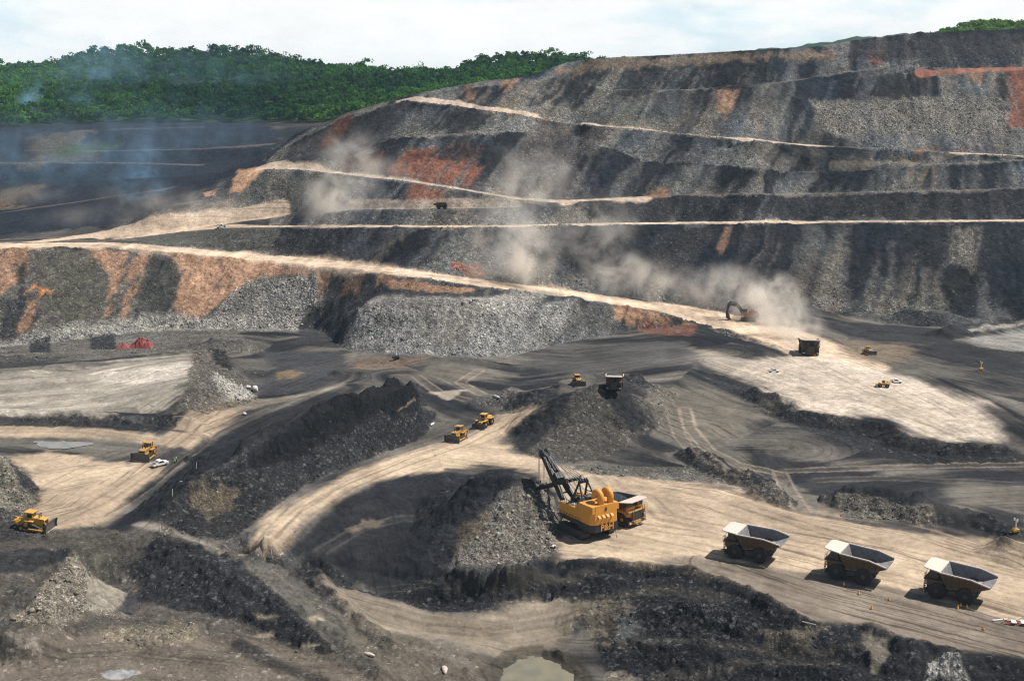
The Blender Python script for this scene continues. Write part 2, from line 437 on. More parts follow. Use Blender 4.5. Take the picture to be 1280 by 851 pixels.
for gi_, g in enumerate(GUIDES):
    P = [hit(u, v) for u, v in g]
    d, s = seg_dist(X[:nr], Y[:nr], P)
    m = d < FT[:nr]
    FT[:nr][m] = d[m]; FS[:nr][m] = s[m] + gi_ * 531.0; FID[:nr][m] = gi_
FT[nr:] = 0

# ------------------------------------------------------------------ albedo, painted in plan on the ground itself
def C3(*c): return np.array(c, np.float32)
COAL, DARK, GREY, GBRN = C3(.0165, .0178, .0208), C3(.031, .0315, .0345), C3(.101, .101, .100), C3(.138, .127, .111)
TAN, DUST, RED, ORNG, LROCK = C3(.40, .318, .232), C3(.53, .43, .335), C3(.215, .094, .064), C3(.35, .215, .14), C3(.36, .345, .31)
ALB = np.zeros(X.shape + (3,), np.float32); ROCK = np.zeros(X.shape, np.float32); STRK = np.zeros(X.shape, np.float32); RUF = np.zeros(X.shape, np.float32)
WARP = (fbm(TH / 30, RH / 45, 3, 3) + 0.5 * fbm(TH / 8, RH / 12, 2, 5)).astype(np.float32)

WARPF = (0.6 * WARP + 1.3 * fbm(FS / 55, FT / 4.0, 4, 7, .6)).astype(np.float32)

def poly_plan(pts):
    Q = []
    P2 = list(pts)
    for (u0, v0), (u1, v1) in zip(P2, P2[1:] + P2[:1]):
        n = max(1, int(math.hypot(u1 - u0, v1 - v0) / 14))
        for i in range(n):
            p = hit(u0 + (u1 - u0) * i / n, v0 + (v1 - v0) * i / n)
            Q.append((math.atan2(p[0], p[1]) * F, math.log(math.hypot(p[0], p[1])) * F))
    return np.array(Q)

def mix(col, m, rock=None, streak=None, ruf=None, sl=np.s_[:, :]):
    ALB[sl] += (col - ALB[sl]) * m[..., None]
    if rock is not None: ROCK[sl] += (rock - ROCK[sl]) * m
    if streak is not None: STRK[sl] += (streak - STRK[sl]) * m
    if ruf is not None: RUF[sl] += (ruf - RUF[sl]) * m

def paint(pts, col, soft=4, warp=8, op=1.0, rock=None, streak=None, ruf=None, where=None):
    Q = poly_plan(pts); pad = soft * 2.2 + warp * 2.6 + 2
    i0 = np.searchsorted(TT * F, Q[:, 0].min() - pad); i1 = np.searchsorted(TT * F, Q[:, 0].max() + pad)
    j0 = np.searchsorted(RR * F, Q[:, 1].min() - pad); j1 = np.searchsorted(RR * F, Q[:, 1].max() + pad)
    if i1 <= i0 or j1 <= j0: return
    sl = np.s_[j0:j1, i0:i1]
    A, B = TH[sl], RH[sl]
    ins = np.zeros(A.shape, bool); dist = np.full(A.shape, 1e9)
    for (x0, y0), (x1, y1) in zip(Q, np.roll(Q, -1, 0)):
        if (y0 > y1) != (y1 > y0) or y0 != y1:
            c = ((y0 > B) != (y1 > B)) & (A < (x1 - x0) * (B - y0) / (y1 - y0 + 1e-12) + x0)
            ins ^= c
        dx, dy = x1 - x0, y1 - y0; L = dx * dx + dy * dy + 1e-9
        t = np.clip(((A - x0) * dx + (B - y0) * dy) / L, 0, 1)
        dist = np.minimum(dist, np.hypot(A - x0 - t * dx, B - y0 - t * dy))
    ww = W[sl] if 'W' in globals() else 0
    fl = streak is not None and streak >= .4
    sd = np.where(ins, dist, -dist) + warp * (WARPF[sl] * 1.3 if fl else WARP[sl] * (1 - .6 * ww) + 1.5 * WARPW[sl] * ww)
    if fl: soft = soft * 2.2
    m = sstep(-soft, soft, sd) * op * (1 - .62 * ww * sstep(.05, .55, STK[sl]) if isinstance(ww, np.ndarray) else 1)
    if where is not None: m = m * where[sl]
    mix(col, m, rock, streak, ruf, sl)

def stroke(pts, col, w, soft=0.4, op=1.0, rock=None, streak=None, warp=0.25, ruf=None, where=None):   # width in metres
    P = []
    for (u0, v0), (u1, v1) in zip(pts[:-1], pts[1:]):
        n = max(1, int(math.hypot(u1 - u0, v1 - v0) / 25))
        P += [hit(u0 + (u1 - u0) * i / n, v0 + (v1 - v0) * i / n) for i in range(n)]
    P.append(hit(*pts[-1])); P = np.array(P)
    a = np.arctan2(P[:, 0], P[:, 1]); r = np.log(np.hypot(P[:, 0], P[:, 1])); k = w * 2 / np.exp(r.min())
    i0, i1 = np.searchsorted(TT, a.min() - k), np.searchsorted(TT, a.max() + k)
    j0, j1 = np.searchsorted(RR, r.min() - k), np.searchsorted(RR, r.max() + k)
    sl = np.s_[j0:j1, i0:i1]
    d, s = seg_dist(X[sl], Y[sl], P)
    m = sstep(w * (1 + soft), w * (1 - soft), d - w * warp * 2 * WARP[sl]) * op
    if where is not None: m = m * where[sl]
    mix(col, m, rock, streak, ruf, sl)

# base: grey dusty pit floor with coal showing through along the direction of travel
n1 = fbm(FS / 70, FT / 7, 4, 21); n2 = fbm(X / 26, Y / 26, 4, 22)
k = sstep(-0.55, 0.6, n1 + 0.7 * n2)
mix(COAL * 1.25, np.ones_like(X)); mix(GBRN * 0.95, k.astype(np.float32))
STRK[:] = 0.8; ROCK[:] = 0.12; RUF[:] = 0.25
# slopes on the floor (mounds): dark spoil
nb = fbm((X + 0.4 * Z0) / 9, TIER * 9.1 + Z0 / 60, 3, 31)
sp = DARK + (GREY - DARK) * sstep(-0.3, 0.7, nb)[..., None]
m = STEEP * (1 - WALL)
ALB += (sp - ALB) * m[..., None]; ROCK += (0.42 - ROCK) * m; STRK *= (1 - m); RUF += (0.75 - RUF) * m
# dump walls: tipped stripes leaning to the left as they run down
lean = np.interp(X, [-250, 60, 200, 300], [0.85, 0.85, 0.65, 0.15])
tt = X - lean * Z0 + 5 * fbm(X / 15, Z0 / 15, 2, 40) + 1.6 * fbm(X / 2.4, Z0 / 2.4, 2, 39)
b1 = vnoise(tt / 10 + TIER * 31.7, TIER * 7.7, 41); b2 = vnoise(tt / 3.4 + TIER * 11.3, TIER * 3.1 + Z0 / 80, 42); b3 = fbm(X / 60, Z0 / 30, 3, 43)
q = 0.55 * b1 + 0.3 * b2 + 0.32 * b3 + 0.06
zst = [za * 0 + 0.0] + [zline(k_)[0] for k_ in ('dlo', 'clo', 'blo', 'mlo', 'alo', 'klo', 'kc')]
ztop = np.zeros_like(X); zbot = np.zeros_like(X)
for i_ in range(7):
    s_ = TIER == i_; ztop = np.where(s_, zst[i_ + 1] + 0 * X, ztop); zbot = np.where(s_, zst[i_] + 0 * X, zbot)
HF = np.clip((Z0 - zbot) / np.maximum(ztop - zbot, 3), 0, 1)      # coarse stones roll to the foot of each lift, fines stay at the top
q = q + .20 * (.5 - HF) + .10 * fbm(X / 20, TIER * 5, 2, 38)
q = sstep(0.25, 0.78, q)
wc = COAL * 1.25 + (C3(.074, .072, .070) - COAL * 1.25) * sstep(0.0, 0.45, q)[..., None]
wc = wc + (C3(.135, .125, .107) - wc) * sstep(0.45, 1.0, q)[..., None]
wc = wc * np.array([.94, .98, 1.05])
hb = fbm(tt / 28 + TIER * 3.3, Z0 / 25 + TIER, 3, 91); hr = fbm(tt / 16 + 50, Z0 / 18 + TIER * 2.2, 3, 92)
wc = wc * (1 + np.stack([.17 * hr - .10 * hb, .02 * hr, .20 * hb - .08 * hr], -1))
m = WALL.astype(np.float32)
ALB += (wc - ALB) * m[..., None]
ROCK += (0.10 + 0.42 * q + 0.20 * b3 + .22 * (.6 - HF) - ROCK) * m; STRK *= (1 - m); RUF += (0.7 - RUF) * m

W = WALL.astype(np.float32)
WARPW = (fbm(tt / 7, Z0 / 45, 3, 47, .6) + .4 * fbm(tt / 2.2, Z0 / 14, 2, 48)).astype(np.float32)
STK = (fbm(tt / 3.0, Z0 / 35, 3, 49, .6) + .35 * fbm(X / 1.5, Z0 / 2, 2, 46)).astype(np.float32)
# ---- far left terraces and forest floor
paint([(-60, 150), (340, 148), (340, 205), (300, 215), (200, 262), (130, 285), (-60, 296)], C3(.022, .026, .036), 8, 20, 1, rock=.15, streak=0, ruf=.5)
paint([(30, 170), (110, 162), (130, 200), (40, 205)], C3(.09, .08, .06), 10, 20, .8, rock=.3)
paint([(60, 180), (150, 178), (140, 192), (70, 195)], C3(.05, .075, .03), 8, 14, .7)
for ln, w in (([(0, 266), (60, 258), (140, 246), (210, 236)], 5), ([(0, 203), (150, 203), (250, 206)], 3), ([(110, 189), (250, 186), (340, 180)], 3), ([(140, 162), (250, 159)], 4)):
    stroke(ln, C3(.17, .145, .125), w * .8, .8, .55)
paint([(-60, 245), (40, 235), (20, 260), (-60, 270)], C3(.13, .10, .07), 10, 20, .7)
FOR = ((Rg > 1010) & (Z0 > 72) & (Rg < 2300) & (UPX < 760) & (VPX < 153)) | ((Rg > 1150) & (UPX > 1172) & (Rg < 2300))
FORM = blur(FOR.astype(np.float32), 2)
mix(C3(.030, .052, .018), FORM, rock=0, streak=0, ruf=.2)
farm = sstep(1700, 2200, Rg).astype(np.float32)
mix(C3(.06, .085, .04), farm, rock=0, streak=0, ruf=0)

# ---- left face below the haul road: orange clay, dark spoil, pale rock
w0 = W
paint([(-60, 305), (420, 330), (412, 365), (400, 412), (-60, 432)], GBRN * 0.75, 6, 10, 1, rock=.55, ruf=.8)
for pg, c, rk in (
    ([(-20, 306), (36, 310), (34, 340), (10, 372), (-20, 380)], ORNG * .8, .3), ([(112, 311), (165, 313), (150, 350), (140, 395), (125, 400), (135, 350)], ORNG, .25),
    ([(165, 314), (190, 316), (176, 350), (160, 400), (148, 402), (156, 350)], ORNG * .9, .3),
    ([(204, 314), (300, 320), (416, 334), (400, 370), (395, 380), (398, 345), (355, 342), (320, 352), (280, 380), (240, 402), (216, 392), (226, 350), (222, 330)], ORNG * 1.08, .22),
    ([(46, 318), (110, 315), (138, 340), (130, 395), (80, 405), (44, 372)], C3(.085, .082, .066), .4), ([(20, 330), (32, 330), (36, 385), (20, 395)], DARK, .3),
    ([(190, 318), (205, 313), (224, 338), (214, 388), (232, 408), (158, 406), (172, 370)], C3(.055, .056, .052), .35),
    ([(0, 375), (42, 372), (48, 405), (0, 420)], DARK, .5),
    ([(243, 410), (285, 368), (330, 346), (392, 344), (402, 380), (365, 412)], LROCK * .62, 1.0), ([(300, 360), (335, 355), (310, 395), (280, 395)], C3(.11, .105, .095), .9),
    ([(30, 372), (42, 355), (64, 368), (40, 366)], C3(.52, .24, .10), .1), ([(44, 376), (36, 410), (24, 410), (34, 376)], ORNG * .7, .4),
):
    paint(pg, c, 4, 7, .93, rock=rk)
stroke([(0, 432), (60, 424), (130, 412), (200, 407), (300, 408), (400, 410)], LROCK * .8, 5, .6, .8, rock=.9)
paint([(-40, 435), (0, 434), (100, 426), (180, 415), (300, 416), (330, 440), (230, 440), (100, 448), (-40, 455)], C3(.10, .095, .085), 4, 6, 1, rock=.5)
for pg in ([(36, 424), (62, 422), (62, 440), (38, 440)], [(112, 420), (144, 418), (145, 436), (114, 436)]):
    paint(pg, COAL * 1.2, 2, 2, .9)
# ---- face between haul road and bench: right parts
paint([(430, 336), (560, 352), (640, 366), (600, 374), (500, 374), (450, 378), (420, 370)], DARK * 1.2, 3, 6, .9, rock=.35)
paint([(470, 345), (520, 347), (560, 356), (590, 362), (570, 366), (480, 362)], ORNG * .9, 3, 6, .9, rock=.3)
paint([(438, 338), (462, 340), (450, 372), (425, 372)], ORNG * .5, 3, 6, .7)
paint([(452, 380), (500, 376), (720, 376), (735, 395), (705, 428), (640, 446), (560, 444), (500, 440), (432, 437)], C3(.185, .183, .172), 4, 7, 1, rock=.8, ruf=.9)
paint([(380, 385), (445, 378), (440, 400), (425, 436), (370, 430)], DARK * 1.15, 4, 6, .9, rock=.3)
paint([(520, 385), (600, 380), (580, 425), (520, 425)], C3(.175, .168, .148), 6, 10, .8, rock=.5)
paint([(720, 377), (770, 380), (800, 400), (720, 425), (690, 430)], C3(.075, .073, .066), 4, 7, .85, rock=.6)
paint([(762, 380), (850, 397), (870, 406), (840, 408), (770, 402)], ORNG * .9, 3, 5, .95, rock=.2)
paint([(800, 404), (870, 406), (862, 420), (800, 416)], RED * .8, 3, 5, .7, rock=.4)
paint([(563, 329), (597, 327), (604, 343), (566, 340)], RED * 1.1, 2, 4, .9)
# ---- upper dump patches
for pg, c, rk in (
    ([(486, 212), (504, 192), (590, 178), (604, 184), (566, 232), (530, 228)], RED * .85, .15), ([(588, 208), (614, 204), (592, 234), (572, 236)], RED, .15), ([(508, 196), (590, 182), (596, 186), (530, 206)], RED * .55, .2),
    ([(420, 196), (480, 192), (480, 212), (430, 214)], RED * .35, .3), ([(516, 234), (556, 239), (550, 256), (512, 252)], RED * .95, .3),
    ([(630, 102), (654, 97), (642, 114), (630, 116)], ORNG * .8, .3), ([(590, 103), (606, 101), (590, 122), (580, 122)], ORNG * .45, .4),
    ([(676, 152), (686, 146), (676, 162), (664, 164)], ORNG * .7, .2), ([(902, 114), (924, 112), (910, 138), (896, 136)], ORNG * .8, .2),
    ([(1082, 66), (1102, 65), (1097, 80), (1085, 76)], RED * 1.1, .1), ([(1258, 84), (1290, 84), (1290, 162), (1258, 162)], RED * .85, .15), ([(1212, 86), (1232, 85), (1220, 103), (1210, 100)], ORNG * .7, .3),
    ([(905, 283), (918, 282), (904, 318), (894, 314)], ORNG * .7, .2), ([(1146, 186), (1170, 184), (1168, 189), (1146, 190)], ORNG * .7, .1),
    ([(800, 240), (838, 236), (836, 246), (810, 248)], ORNG * .6, .2),
    ([(872, 78), (1000, 70), (960, 108), (880, 111), (838, 110)], COAL, .05), ([(710, 84), (780, 82), (730, 130), (660, 134)], COAL * 1.3, .15), ([(780, 84), (870, 78), (830, 112), (760, 120)], COAL * 1.5, .3),
    ([(1060, 102), (1080, 98), (1070, 122), (1048, 122)], COAL, .1), ([(1100, 96), (1154, 90), (1150, 124), (1090, 126)], COAL * 1.1, .1), ([(1244, 90), (1262, 90), (1262, 140), (1246, 138)], COAL, .1),
    ([(1010, 125), (1258, 122), (1258, 166), (1030, 168)], C3(.14, .13, .11), .95), ([(560, 160), (620, 180), (590, 200), (540, 196)], COAL * 1.4, .3),
    ([(430, 182), (520, 168), (500, 182), (440, 192)], COAL, .1), ([(560, 140), (640, 146), (600, 162), (540, 160)], COAL * 1.3, .2),
    ([(690, 92), (740, 76), (1045, 60), (1050, 74), (900, 80), (740, 88)], C3(.15, .115, .085), .15), ([(1062, 53), (1280, 40), (1290, 70), (1062, 76)], DARK * 1.1, .3),
    ([(1130, 80), (1280, 64), (1280, 80), (1180, 84)], COAL * 1.4, .5),
    ([(740, 250), (1000, 243), (1290, 240), (1290, 270), (740, 276)], DARK * .85, .3), ([(670, 165), (760, 165), (700, 238), (600, 236)], C3(.07, .064, .062), .5),
    ([(720, 285), (800, 284), (780, 350), (700, 340)], DARK * .9, .3), ([(1190, 282), (1230, 282), (1220, 340), (1180, 330)], C3(.14, .128, .105), .8), ([(1230, 280), (1290, 280), (1290, 320), (1220, 340)], COAL * 1.3, .3),
    ([(1130, 282), (1190, 282), (1180, 330), (1120, 335)], COAL * 1.5, .3), ([(820, 290), (900, 286), (860, 350), (800, 350)], DARK, .4),
    ([(340, 205), (400, 165), (520, 118), (500, 150), (420, 200)], C3(.04, .041, .044), .2), ([(420, 150), (450, 140), (420, 180), (395, 186)], RED * .35, .2),
    ([(335, 300), (350, 284), (430, 288), (430, 326), (340, 318)], DARK * .9, .4),
):
    paint(pg, c, 4, 6, .9, rock=rk)
paint([(296, 212), (328, 208), (330, 214), (300, 242), (285, 243)], ORNG * 1.1, 3, 5, .95, rock=.1)
paint([(252, 242), (272, 236), (270, 246), (256, 248)], ORNG * 1.1, 2, 3, .9)
paint([(330, 214), (400, 218), (400, 262), (340, 266), (290, 262), (285, 246)], C3(.095, .092, .083), 6, 14, .9, rock=.6)
paint([(200, 268), (285, 248), (320, 266), (280, 280), (150, 290)], C3(.155, .130, .108), 5, 14, .9, rock=.5)
paint([(130, 291), (250, 287), (340, 283), (350, 290), (330, 318), (200, 306)], C3(.075, .074, .066), 2, 4, 1, rock=.4)

# ---- haul roads
RD = C3(.55, .43, .32)
roadm = []
def road(pts, w, op=.95, col=RD):
    stroke(pts, col, w, .16, op, rock=.02, streak=.7, warp=.05, ruf=.05)
    roadm.append((pts, w))
road([(-110, 305), (0, 307), (130, 305.5), (200, 310.5), (300, 319), (430, 332), (560, 348.5), (640, 359), (730, 369.5), (850, 388), (905, 400), (960, 416), (1000, 430), (1030, 443)], 10)
road([(850, 388), (960, 414), (1020, 436), (1060, 455)], 15)
road([(40, 303), (100, 296), (160, 288), (220, 281), (280, 273), (350, 266.5)], 5.5, .9)
road([(150, 298), (230, 288), (280, 283), (350, 283), (430, 283), (640, 283), (760, 280), (850, 278.5), (950, 278), (1290, 275.5)], 3.8, .85)
road([(333, 209), (400, 213.5), (500, 225), (560, 234), (640, 247), (700, 252), (760, 249), (800, 247)], 6.5, .8, C3(.45, .36, .28))
road([(440, 259), (500, 260), (560, 258), (640, 256)], 5, .5, C3(.35, .29, .23))
for nm_, u0_, u1_, op_ in (('blo', 850, 1300, .55), ('klo', 720, 1140, .4), ('mlo', 430, 700, .5), ('mlo', 1160, 1300, .4)):
    stroke([project(*p_) for p_ in chain2[nm_][::4] if u0_ < project(*p_)[0] < u1_], C3(.22, .19, .16), 1.5, .5, op_)
road([(505, 125.5), (560, 131), (640, 142.5), (700, 153), (800, 162), (860, 168), (1000, 180.5), (1035, 183)], 4.2, .85, C3(.46, .37, .29))
road([(1195, 191.5), (1240, 193), (1290, 196)], 4, .8)
road([(1040, 207), (1130, 203), (1142, 204), (1136, 226)], 2, .4, C3(.22, .19, .14))
road([(1150, 228), (1168, 200), (1200, 192)], 2, .4, C3(.22, .19, .14))
road([(1150, 92), (1220, 87), (1290, 84)], 3, .8, RED * 1.1)
stroke([(470, 375), (560, 378), (640, 373), (680, 366)], C3(.28, .265, .24), 5, .5, .8)

# ---- pit floor: tan hard-packed ground, pale lobe, coal
T = dict(rock=.03, streak=.9, ruf=.15)
paint([(302, 690), (325, 650), (370, 622), (430, 592), (480, 572), (540, 556), (575, 546), (612, 526), (640, 510), (690, 508), (655, 522), (625, 548), (640, 563), (690, 578), (760, 594), (840, 600), (920, 612), (985, 640), (1080, 655), (1180, 668), (1300, 676), (1300, 782), (1210, 758), (1120, 735), (1020, 717), (930, 706), (870, 697), (800, 703), (740, 694), (704, 696), (690, 680), (706, 655), (700, 620), (660, 588), (600, 582), (530, 590), (470, 600), (420, 624), (385, 652), (352, 690), (335, 697)], TAN, 5, 9, 1, **T)
paint([(700, 590), (900, 612), (985, 642), (1290, 690), (1290, 760), (1100, 720), (900, 680), (780, 660)], TAN * 1.08, 20, 40, .8, **T)
paint([(800, 696), (870, 695), (930, 706), (1020, 718), (1120, 736), (1210, 760), (1300, 784), (1300, 826), (1200, 813), (1120, 798), (1092, 782), (1000, 773), (950, 744), (880, 714)], C3(.19, .16, .128), 5, 10, .95, rock=.08, streak=1., ruf=.2)
paint([(1180, 735), (1300, 770), (1300, 785), (1210, 762), (1160, 748)], TAN, 3, 8, .7, **T)
paint([(14, 572), (60, 563), (130, 574), (200, 580), (200, 592), (160, 620), (125, 655), (66, 668), (40, 648), (52, 612)], TAN * .92, 5, 9, 1, **T)
paint([(-40, 530), (100, 530), (205, 545), (232, 520), (262, 503), (314, 499), (295, 515), (262, 545), (235, 560), (190, 555), (90, 548), (-40, 547)], TAN * .95, 4, 8, .95, **T)
paint([(290, 505), (380, 492), (425, 478), (440, 468), (430, 482), (370, 498), (300, 512)], C3(.24, .215, .175), 3, 6, .8, **T)
paint([(-60, 470), (120, 455), (245, 440), (262, 450), (240, 478), (205, 512), (100, 518), (-60, 520)], C3(.27, .245, .205), 6, 22, .95, rock=.2, streak=1., ruf=.3)
paint([(100, 470), (230, 450), (250, 455), (220, 475), (120, 482)], C3(.47, .43, .37), 5, 16, .85, streak=.8)
paint([(-60, 505), (80, 500), (160, 505), (110, 515), (-60, 517)], C3(.42, .38, .32), 5, 18, .6)
paint([(-40, 520), (90, 524), (180, 530), (240, 540), (120, 536), (-40, 530)], COAL * 1.4, 3, 8, .85, rock=.3)
paint([(-40, 437), (40, 448), (90, 444), (60, 455), (-40, 465)], DARK, 3, 6, .7)
paint([(240, 440), (275, 436), (300, 470), (330, 492), (310, 502), (260, 515), (225, 512)], C3(.11, .10, .085), 5, 10, .9, rock=.6, ruf=1., streak=0)
paint([(264, 462), (290, 478), (320, 496), (284, 502), (270, 486)], LROCK, 3, 8, .8, rock=1)
paint([(262, 436), (280, 440), (290, 460), (268, 456)], COAL, 3, 4, .9)
paint([(330, 440), (420, 440), (430, 450), (430, 468), (395, 487), (330, 495), (310, 480), (345, 466)], C3(.05, .05, .054), 4, 6, .95, streak=.6, rock=.05)
paint([(340, 466), (356, 463), (372, 466), (366, 473), (350, 474)], C3(.20, .14, .08), 6, 14, .6)
paint([(130, 660), (170, 636), (215, 595), (250, 560), (305, 525), (400, 492), (440, 480), (420, 505), (360, 538), (300, 570), (240, 606), (205, 640), (150, 668)], COAL * 1.15, 5, 6, .95, streak=.7, rock=.05)
paint([(205, 640), (240, 606), (300, 571), (360, 538), (430, 508), (480, 494), (519, 480), (530, 500), (535, 530), (470, 566), (400, 596), (330, 640), (290, 676), (200, 665)], DARK * .85, 4, 6, .9, rock=.5, ruf=1.0, streak=0)
paint([(400, 505), (460, 485), (500, 476), (519, 482), (520, 508), (430, 540), (330, 585), (300, 590), (340, 550)], COAL * .75, 4, 7, .9, rock=.12, ruf=1.0)
for ln in ([(496, 514), (519, 502)],):
    stroke(ln, C3(.24, .19, .14), .22, .8, .5)
paint([(235, 630), (270, 600), (300, 620), (260, 655)], C3(.15, .12, .085), 6, 14, .7, rock=.5)
paint([(355, 690), (384, 655), (420, 628), (470, 603), (530, 593), (566, 592), (560, 640), (548, 690), (562, 745), (480, 748), (430, 716), (392, 700)], COAL * 1.1, 5, 8, .96, streak=.6, rock=.05, ruf=.3)
paint([(432, 660), (470, 640), (480, 650), (440, 670)], C3(.2, .16, .12), 5, 14, .5)
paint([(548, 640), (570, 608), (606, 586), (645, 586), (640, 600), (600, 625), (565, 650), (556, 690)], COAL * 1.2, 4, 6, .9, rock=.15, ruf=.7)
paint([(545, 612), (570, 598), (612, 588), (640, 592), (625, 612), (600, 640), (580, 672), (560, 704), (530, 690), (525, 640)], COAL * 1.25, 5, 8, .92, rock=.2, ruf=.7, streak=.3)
paint([(566, 700), (588, 664), (622, 630), (652, 606), (690, 620), (700, 650), (690, 690), (640, 706), (575, 706)], C3(.145, .130, .108), 4, 9, .95, rock=.9, ruf=1.2, streak=0)
paint([(575, 655), (610, 640), (600, 665), (570, 690)], C3(.10, .078, .058), 5, 10, .7, rock=.4)
paint([(556, 712), (640, 712), (700, 700), (760, 701), (862, 711), (950, 744), (1000, 775), (1090, 783), (1112, 800), (1210, 815), (1330, 835), (1330, 880), (760, 880), (745, 800), (700, 752), (600, 766), (540, 764), (480, 748), (510, 730)], COAL * 1.05, 4, 6, .97, rock=.42, ruf=1.0, streak=.4)
paint([(560, 712), (640, 712), (700, 702), (760, 703), (700, 722), (600, 740), (520, 745)], COAL * .9, 4, 8, .9, streak=.5, rock=.03)
paint([(800, 760), (900, 755), (960, 790), (900, 800), (820, 790)], COAL * 1.3, 10, 20, .8, rock=.6)
for ln, w in (([(690, 775), (760, 745), (840, 735), (900, 748)], 1.6), ([(760, 800), (860, 800), (960, 815), (1080, 815)], 1.2), ([(560, 738), (650, 728), (740, 712)], 1.0), ([(820, 845), (930, 828), (1040, 832)], 1.2)):
    stroke(ln, C3(.07, .062, .05), w, .9, .5, streak=.8)
paint([(950, 790), (1030, 785), (1010, 800), (960, 808)], C3(.12, .105, .08), 6, 12, .8, rock=.6)
paint([(1085, 790), (1110, 795), (1115, 820), (1090, 840), (1080, 820)], C3(.17, .15, .12), 4, 9, .85, rock=.2)
paint([(1120, 800), (1300, 826), (1300, 880), (1150, 870)], DARK * .9, 6, 10, .8, rock=.3)
paint([(1160, 835), (1190, 815), (1205, 830), (1215, 851), (1150, 856)], LROCK * .8, 3, 6, .85, rock=1)
# brown slope down to the pond
paint([(400, 724), (430, 735), (505, 755), (540, 767), (585, 767), (632, 760), (690, 752), (730, 756), (720, 790), (690, 812), (620, 822), (560, 800), (480, 790), (430, 765)], C3(.21, .178, .138), 5, 12, .95, rock=.15, streak=1., ruf=.3)
paint([(430, 765), (480, 790), (560, 802), (615, 825), (600, 870), (420, 870), (440, 820)], C3(.12, .105, .085), 6, 14, .9, rock=.3, streak=.7, ruf=.7)
paint([(700, 752), (760, 740), (790, 760), (760, 800), (730, 800)], C3(.12, .105, .08), 6, 14, .7, streak=.8)
paint([(770, 765), (805, 768), (800, 790), (770, 800)], C3(.10, .105, .105), 4, 8, .7)
paint([(750, 842), (775, 838), (795, 846), (800, 858), (755, 860)], C3(.26, .22, .18), 4, 9, .7)
paint([(596, 838), (632, 815), (680, 808), (722, 818), (750, 850), (740, 900), (620, 900)], C3(.05, .045, .035), 6, 10, .75, rock=.1)
# left foreground
paint([(-60, 665), (130, 662), (200, 668), (310, 690), (400, 745), (480, 840), (480, 900), (-60, 900)], C3(.085, .077, .067), 6, 14, .95, rock=.35, streak=.3, ruf=.8)
paint([(150, 700), (190, 676), (260, 680), (320, 715), (400, 780), (430, 815), (380, 815), (290, 775), (200, 760), (168, 735)], COAL * 1.25, 5, 9, .9, rock=.4, ruf=.9)
paint([(330, 700), (380, 735), (430, 790), (410, 800), (350, 750), (310, 710)], C3(.095, .092, .080), 5, 9, .8, streak=.6, rock=.1)
paint([(60, 672), (150, 670), (190, 690), (150, 715), (100, 705)], C3(.07, .067, .055), 5, 10, .8, rock=.3)
paint([(-60, 690), (60, 684), (90, 690), (40, 715), (-60, 725)], COAL * 1.3, 4, 8, .8, rock=.2)  # left face of the front mound, its shade painted in with coal colour
paint([(92, 690), (130, 740), (165, 775), (110, 765), (60, 800), (20, 770), (70, 720)], C3(.19, .165, .13), 5, 10, .9, rock=.9, ruf=1.)
paint([(108, 735), (135, 730), (160, 741), (150, 760), (112, 764)], C3(.26, .235, .195), 2, 5, .95, rock=0, streak=.2, ruf=.1)
paint([(158, 745), (175, 740), (165, 768), (140, 768)], C3(.05, .052, .06), 2, 4, .8, rock=0)
paint([(-60, 795), (150, 785), (330, 800), (430, 830), (540, 870), (-60, 900)], C3(.145, .122, .10), 8, 16, .85, rock=.3, streak=.9, ruf=.5)
paint([(120, 790), (230, 775), (260, 800), (160, 810)], C3(.16, .14, .10), 6, 12, .7, rock=.7)
paint([(10, 800), (45, 795), (50, 812), (15, 812)], C3(.38, .34, .29), 3, 8, .8)
for pg in ([(382, 774), (388, 770), (398, 768), (406, 770), (404, 775), (392, 778)], [(318, 775), (326, 772), (342, 772), (346, 775), (336, 778), (322, 778)], [(318, 795), (330, 791), (342, 793), (336, 798)], [(378, 806), (388, 802), (398, 805), (386, 809)]):
    paint(pg, C3(.33, .285, .22), 3, 6, .75, rock=0)
paint([(128, 840), (150, 836), (172, 836), (185, 840), (160, 845), (140, 847)], C3(.33, .345, .36), 3, 9, .7, rock=0)
stroke([(170, 655), (215, 664), (250, 678), (275, 690)], C3(.3, .265, .22), 1.2, .6, .6)
stroke([(300, 805), (345, 830), (400, 851)], COAL, 2, .6, .8)
# left rubble heap, wet patch
paint([(-60, 565), (8, 570), (24, 600), (50, 620), (36, 650), (-60, 665)], C3(.16, .145, .115), 4, 8, .9, rock=.85, ruf=1)
paint([(-60, 620), (30, 640), (40, 670), (-60, 690)], DARK, 4, 8, .8)
paint([(0, 549), (130, 547), (190, 556), (190, 568), (130, 572), (60, 562), (0, 556)], C3(.13, .122, .105), 3, 6, .9, streak=1)
# right-hand floor
paint([(860, 436), (930, 450), (1005, 444), (1050, 450), (1150, 474), (1225, 502), (1250, 530), (1245, 550), (1190, 553), (1136, 544), (1108, 524), (1050, 518), (1000, 511), (950, 484), (905, 465)], C3(.50, .43, .355), 9, 12, 1, rock=.03, streak=.55, ruf=.12)
paint([(1080, 480), (1150, 510), (1180, 540), (1120, 520)], C3(.38, .33, .26), 6, 14, .6, streak=1.)
paint([(880, 440), (940, 452), (905, 470), (870, 460)], C3(.22, .20, .17), 6, 14, .7, streak=1.)
paint([(1015, 400), (1200, 408), (1290, 440), (1290, 475), (1180, 455), (1080, 425)], DARK * .95, 6, 12, .9, streak=.7, rock=.15)
paint([(1050, 425), (1140, 430), (1150, 450), (1090, 458), (1050, 445)], C3(.17, .135, .10), 5, 12, .8, streak=.8)
paint([(1200, 425), (1290, 412), (1290, 440), (1240, 436)], C3(.27, .26, .235), 4, 7, .9, streak=.8)
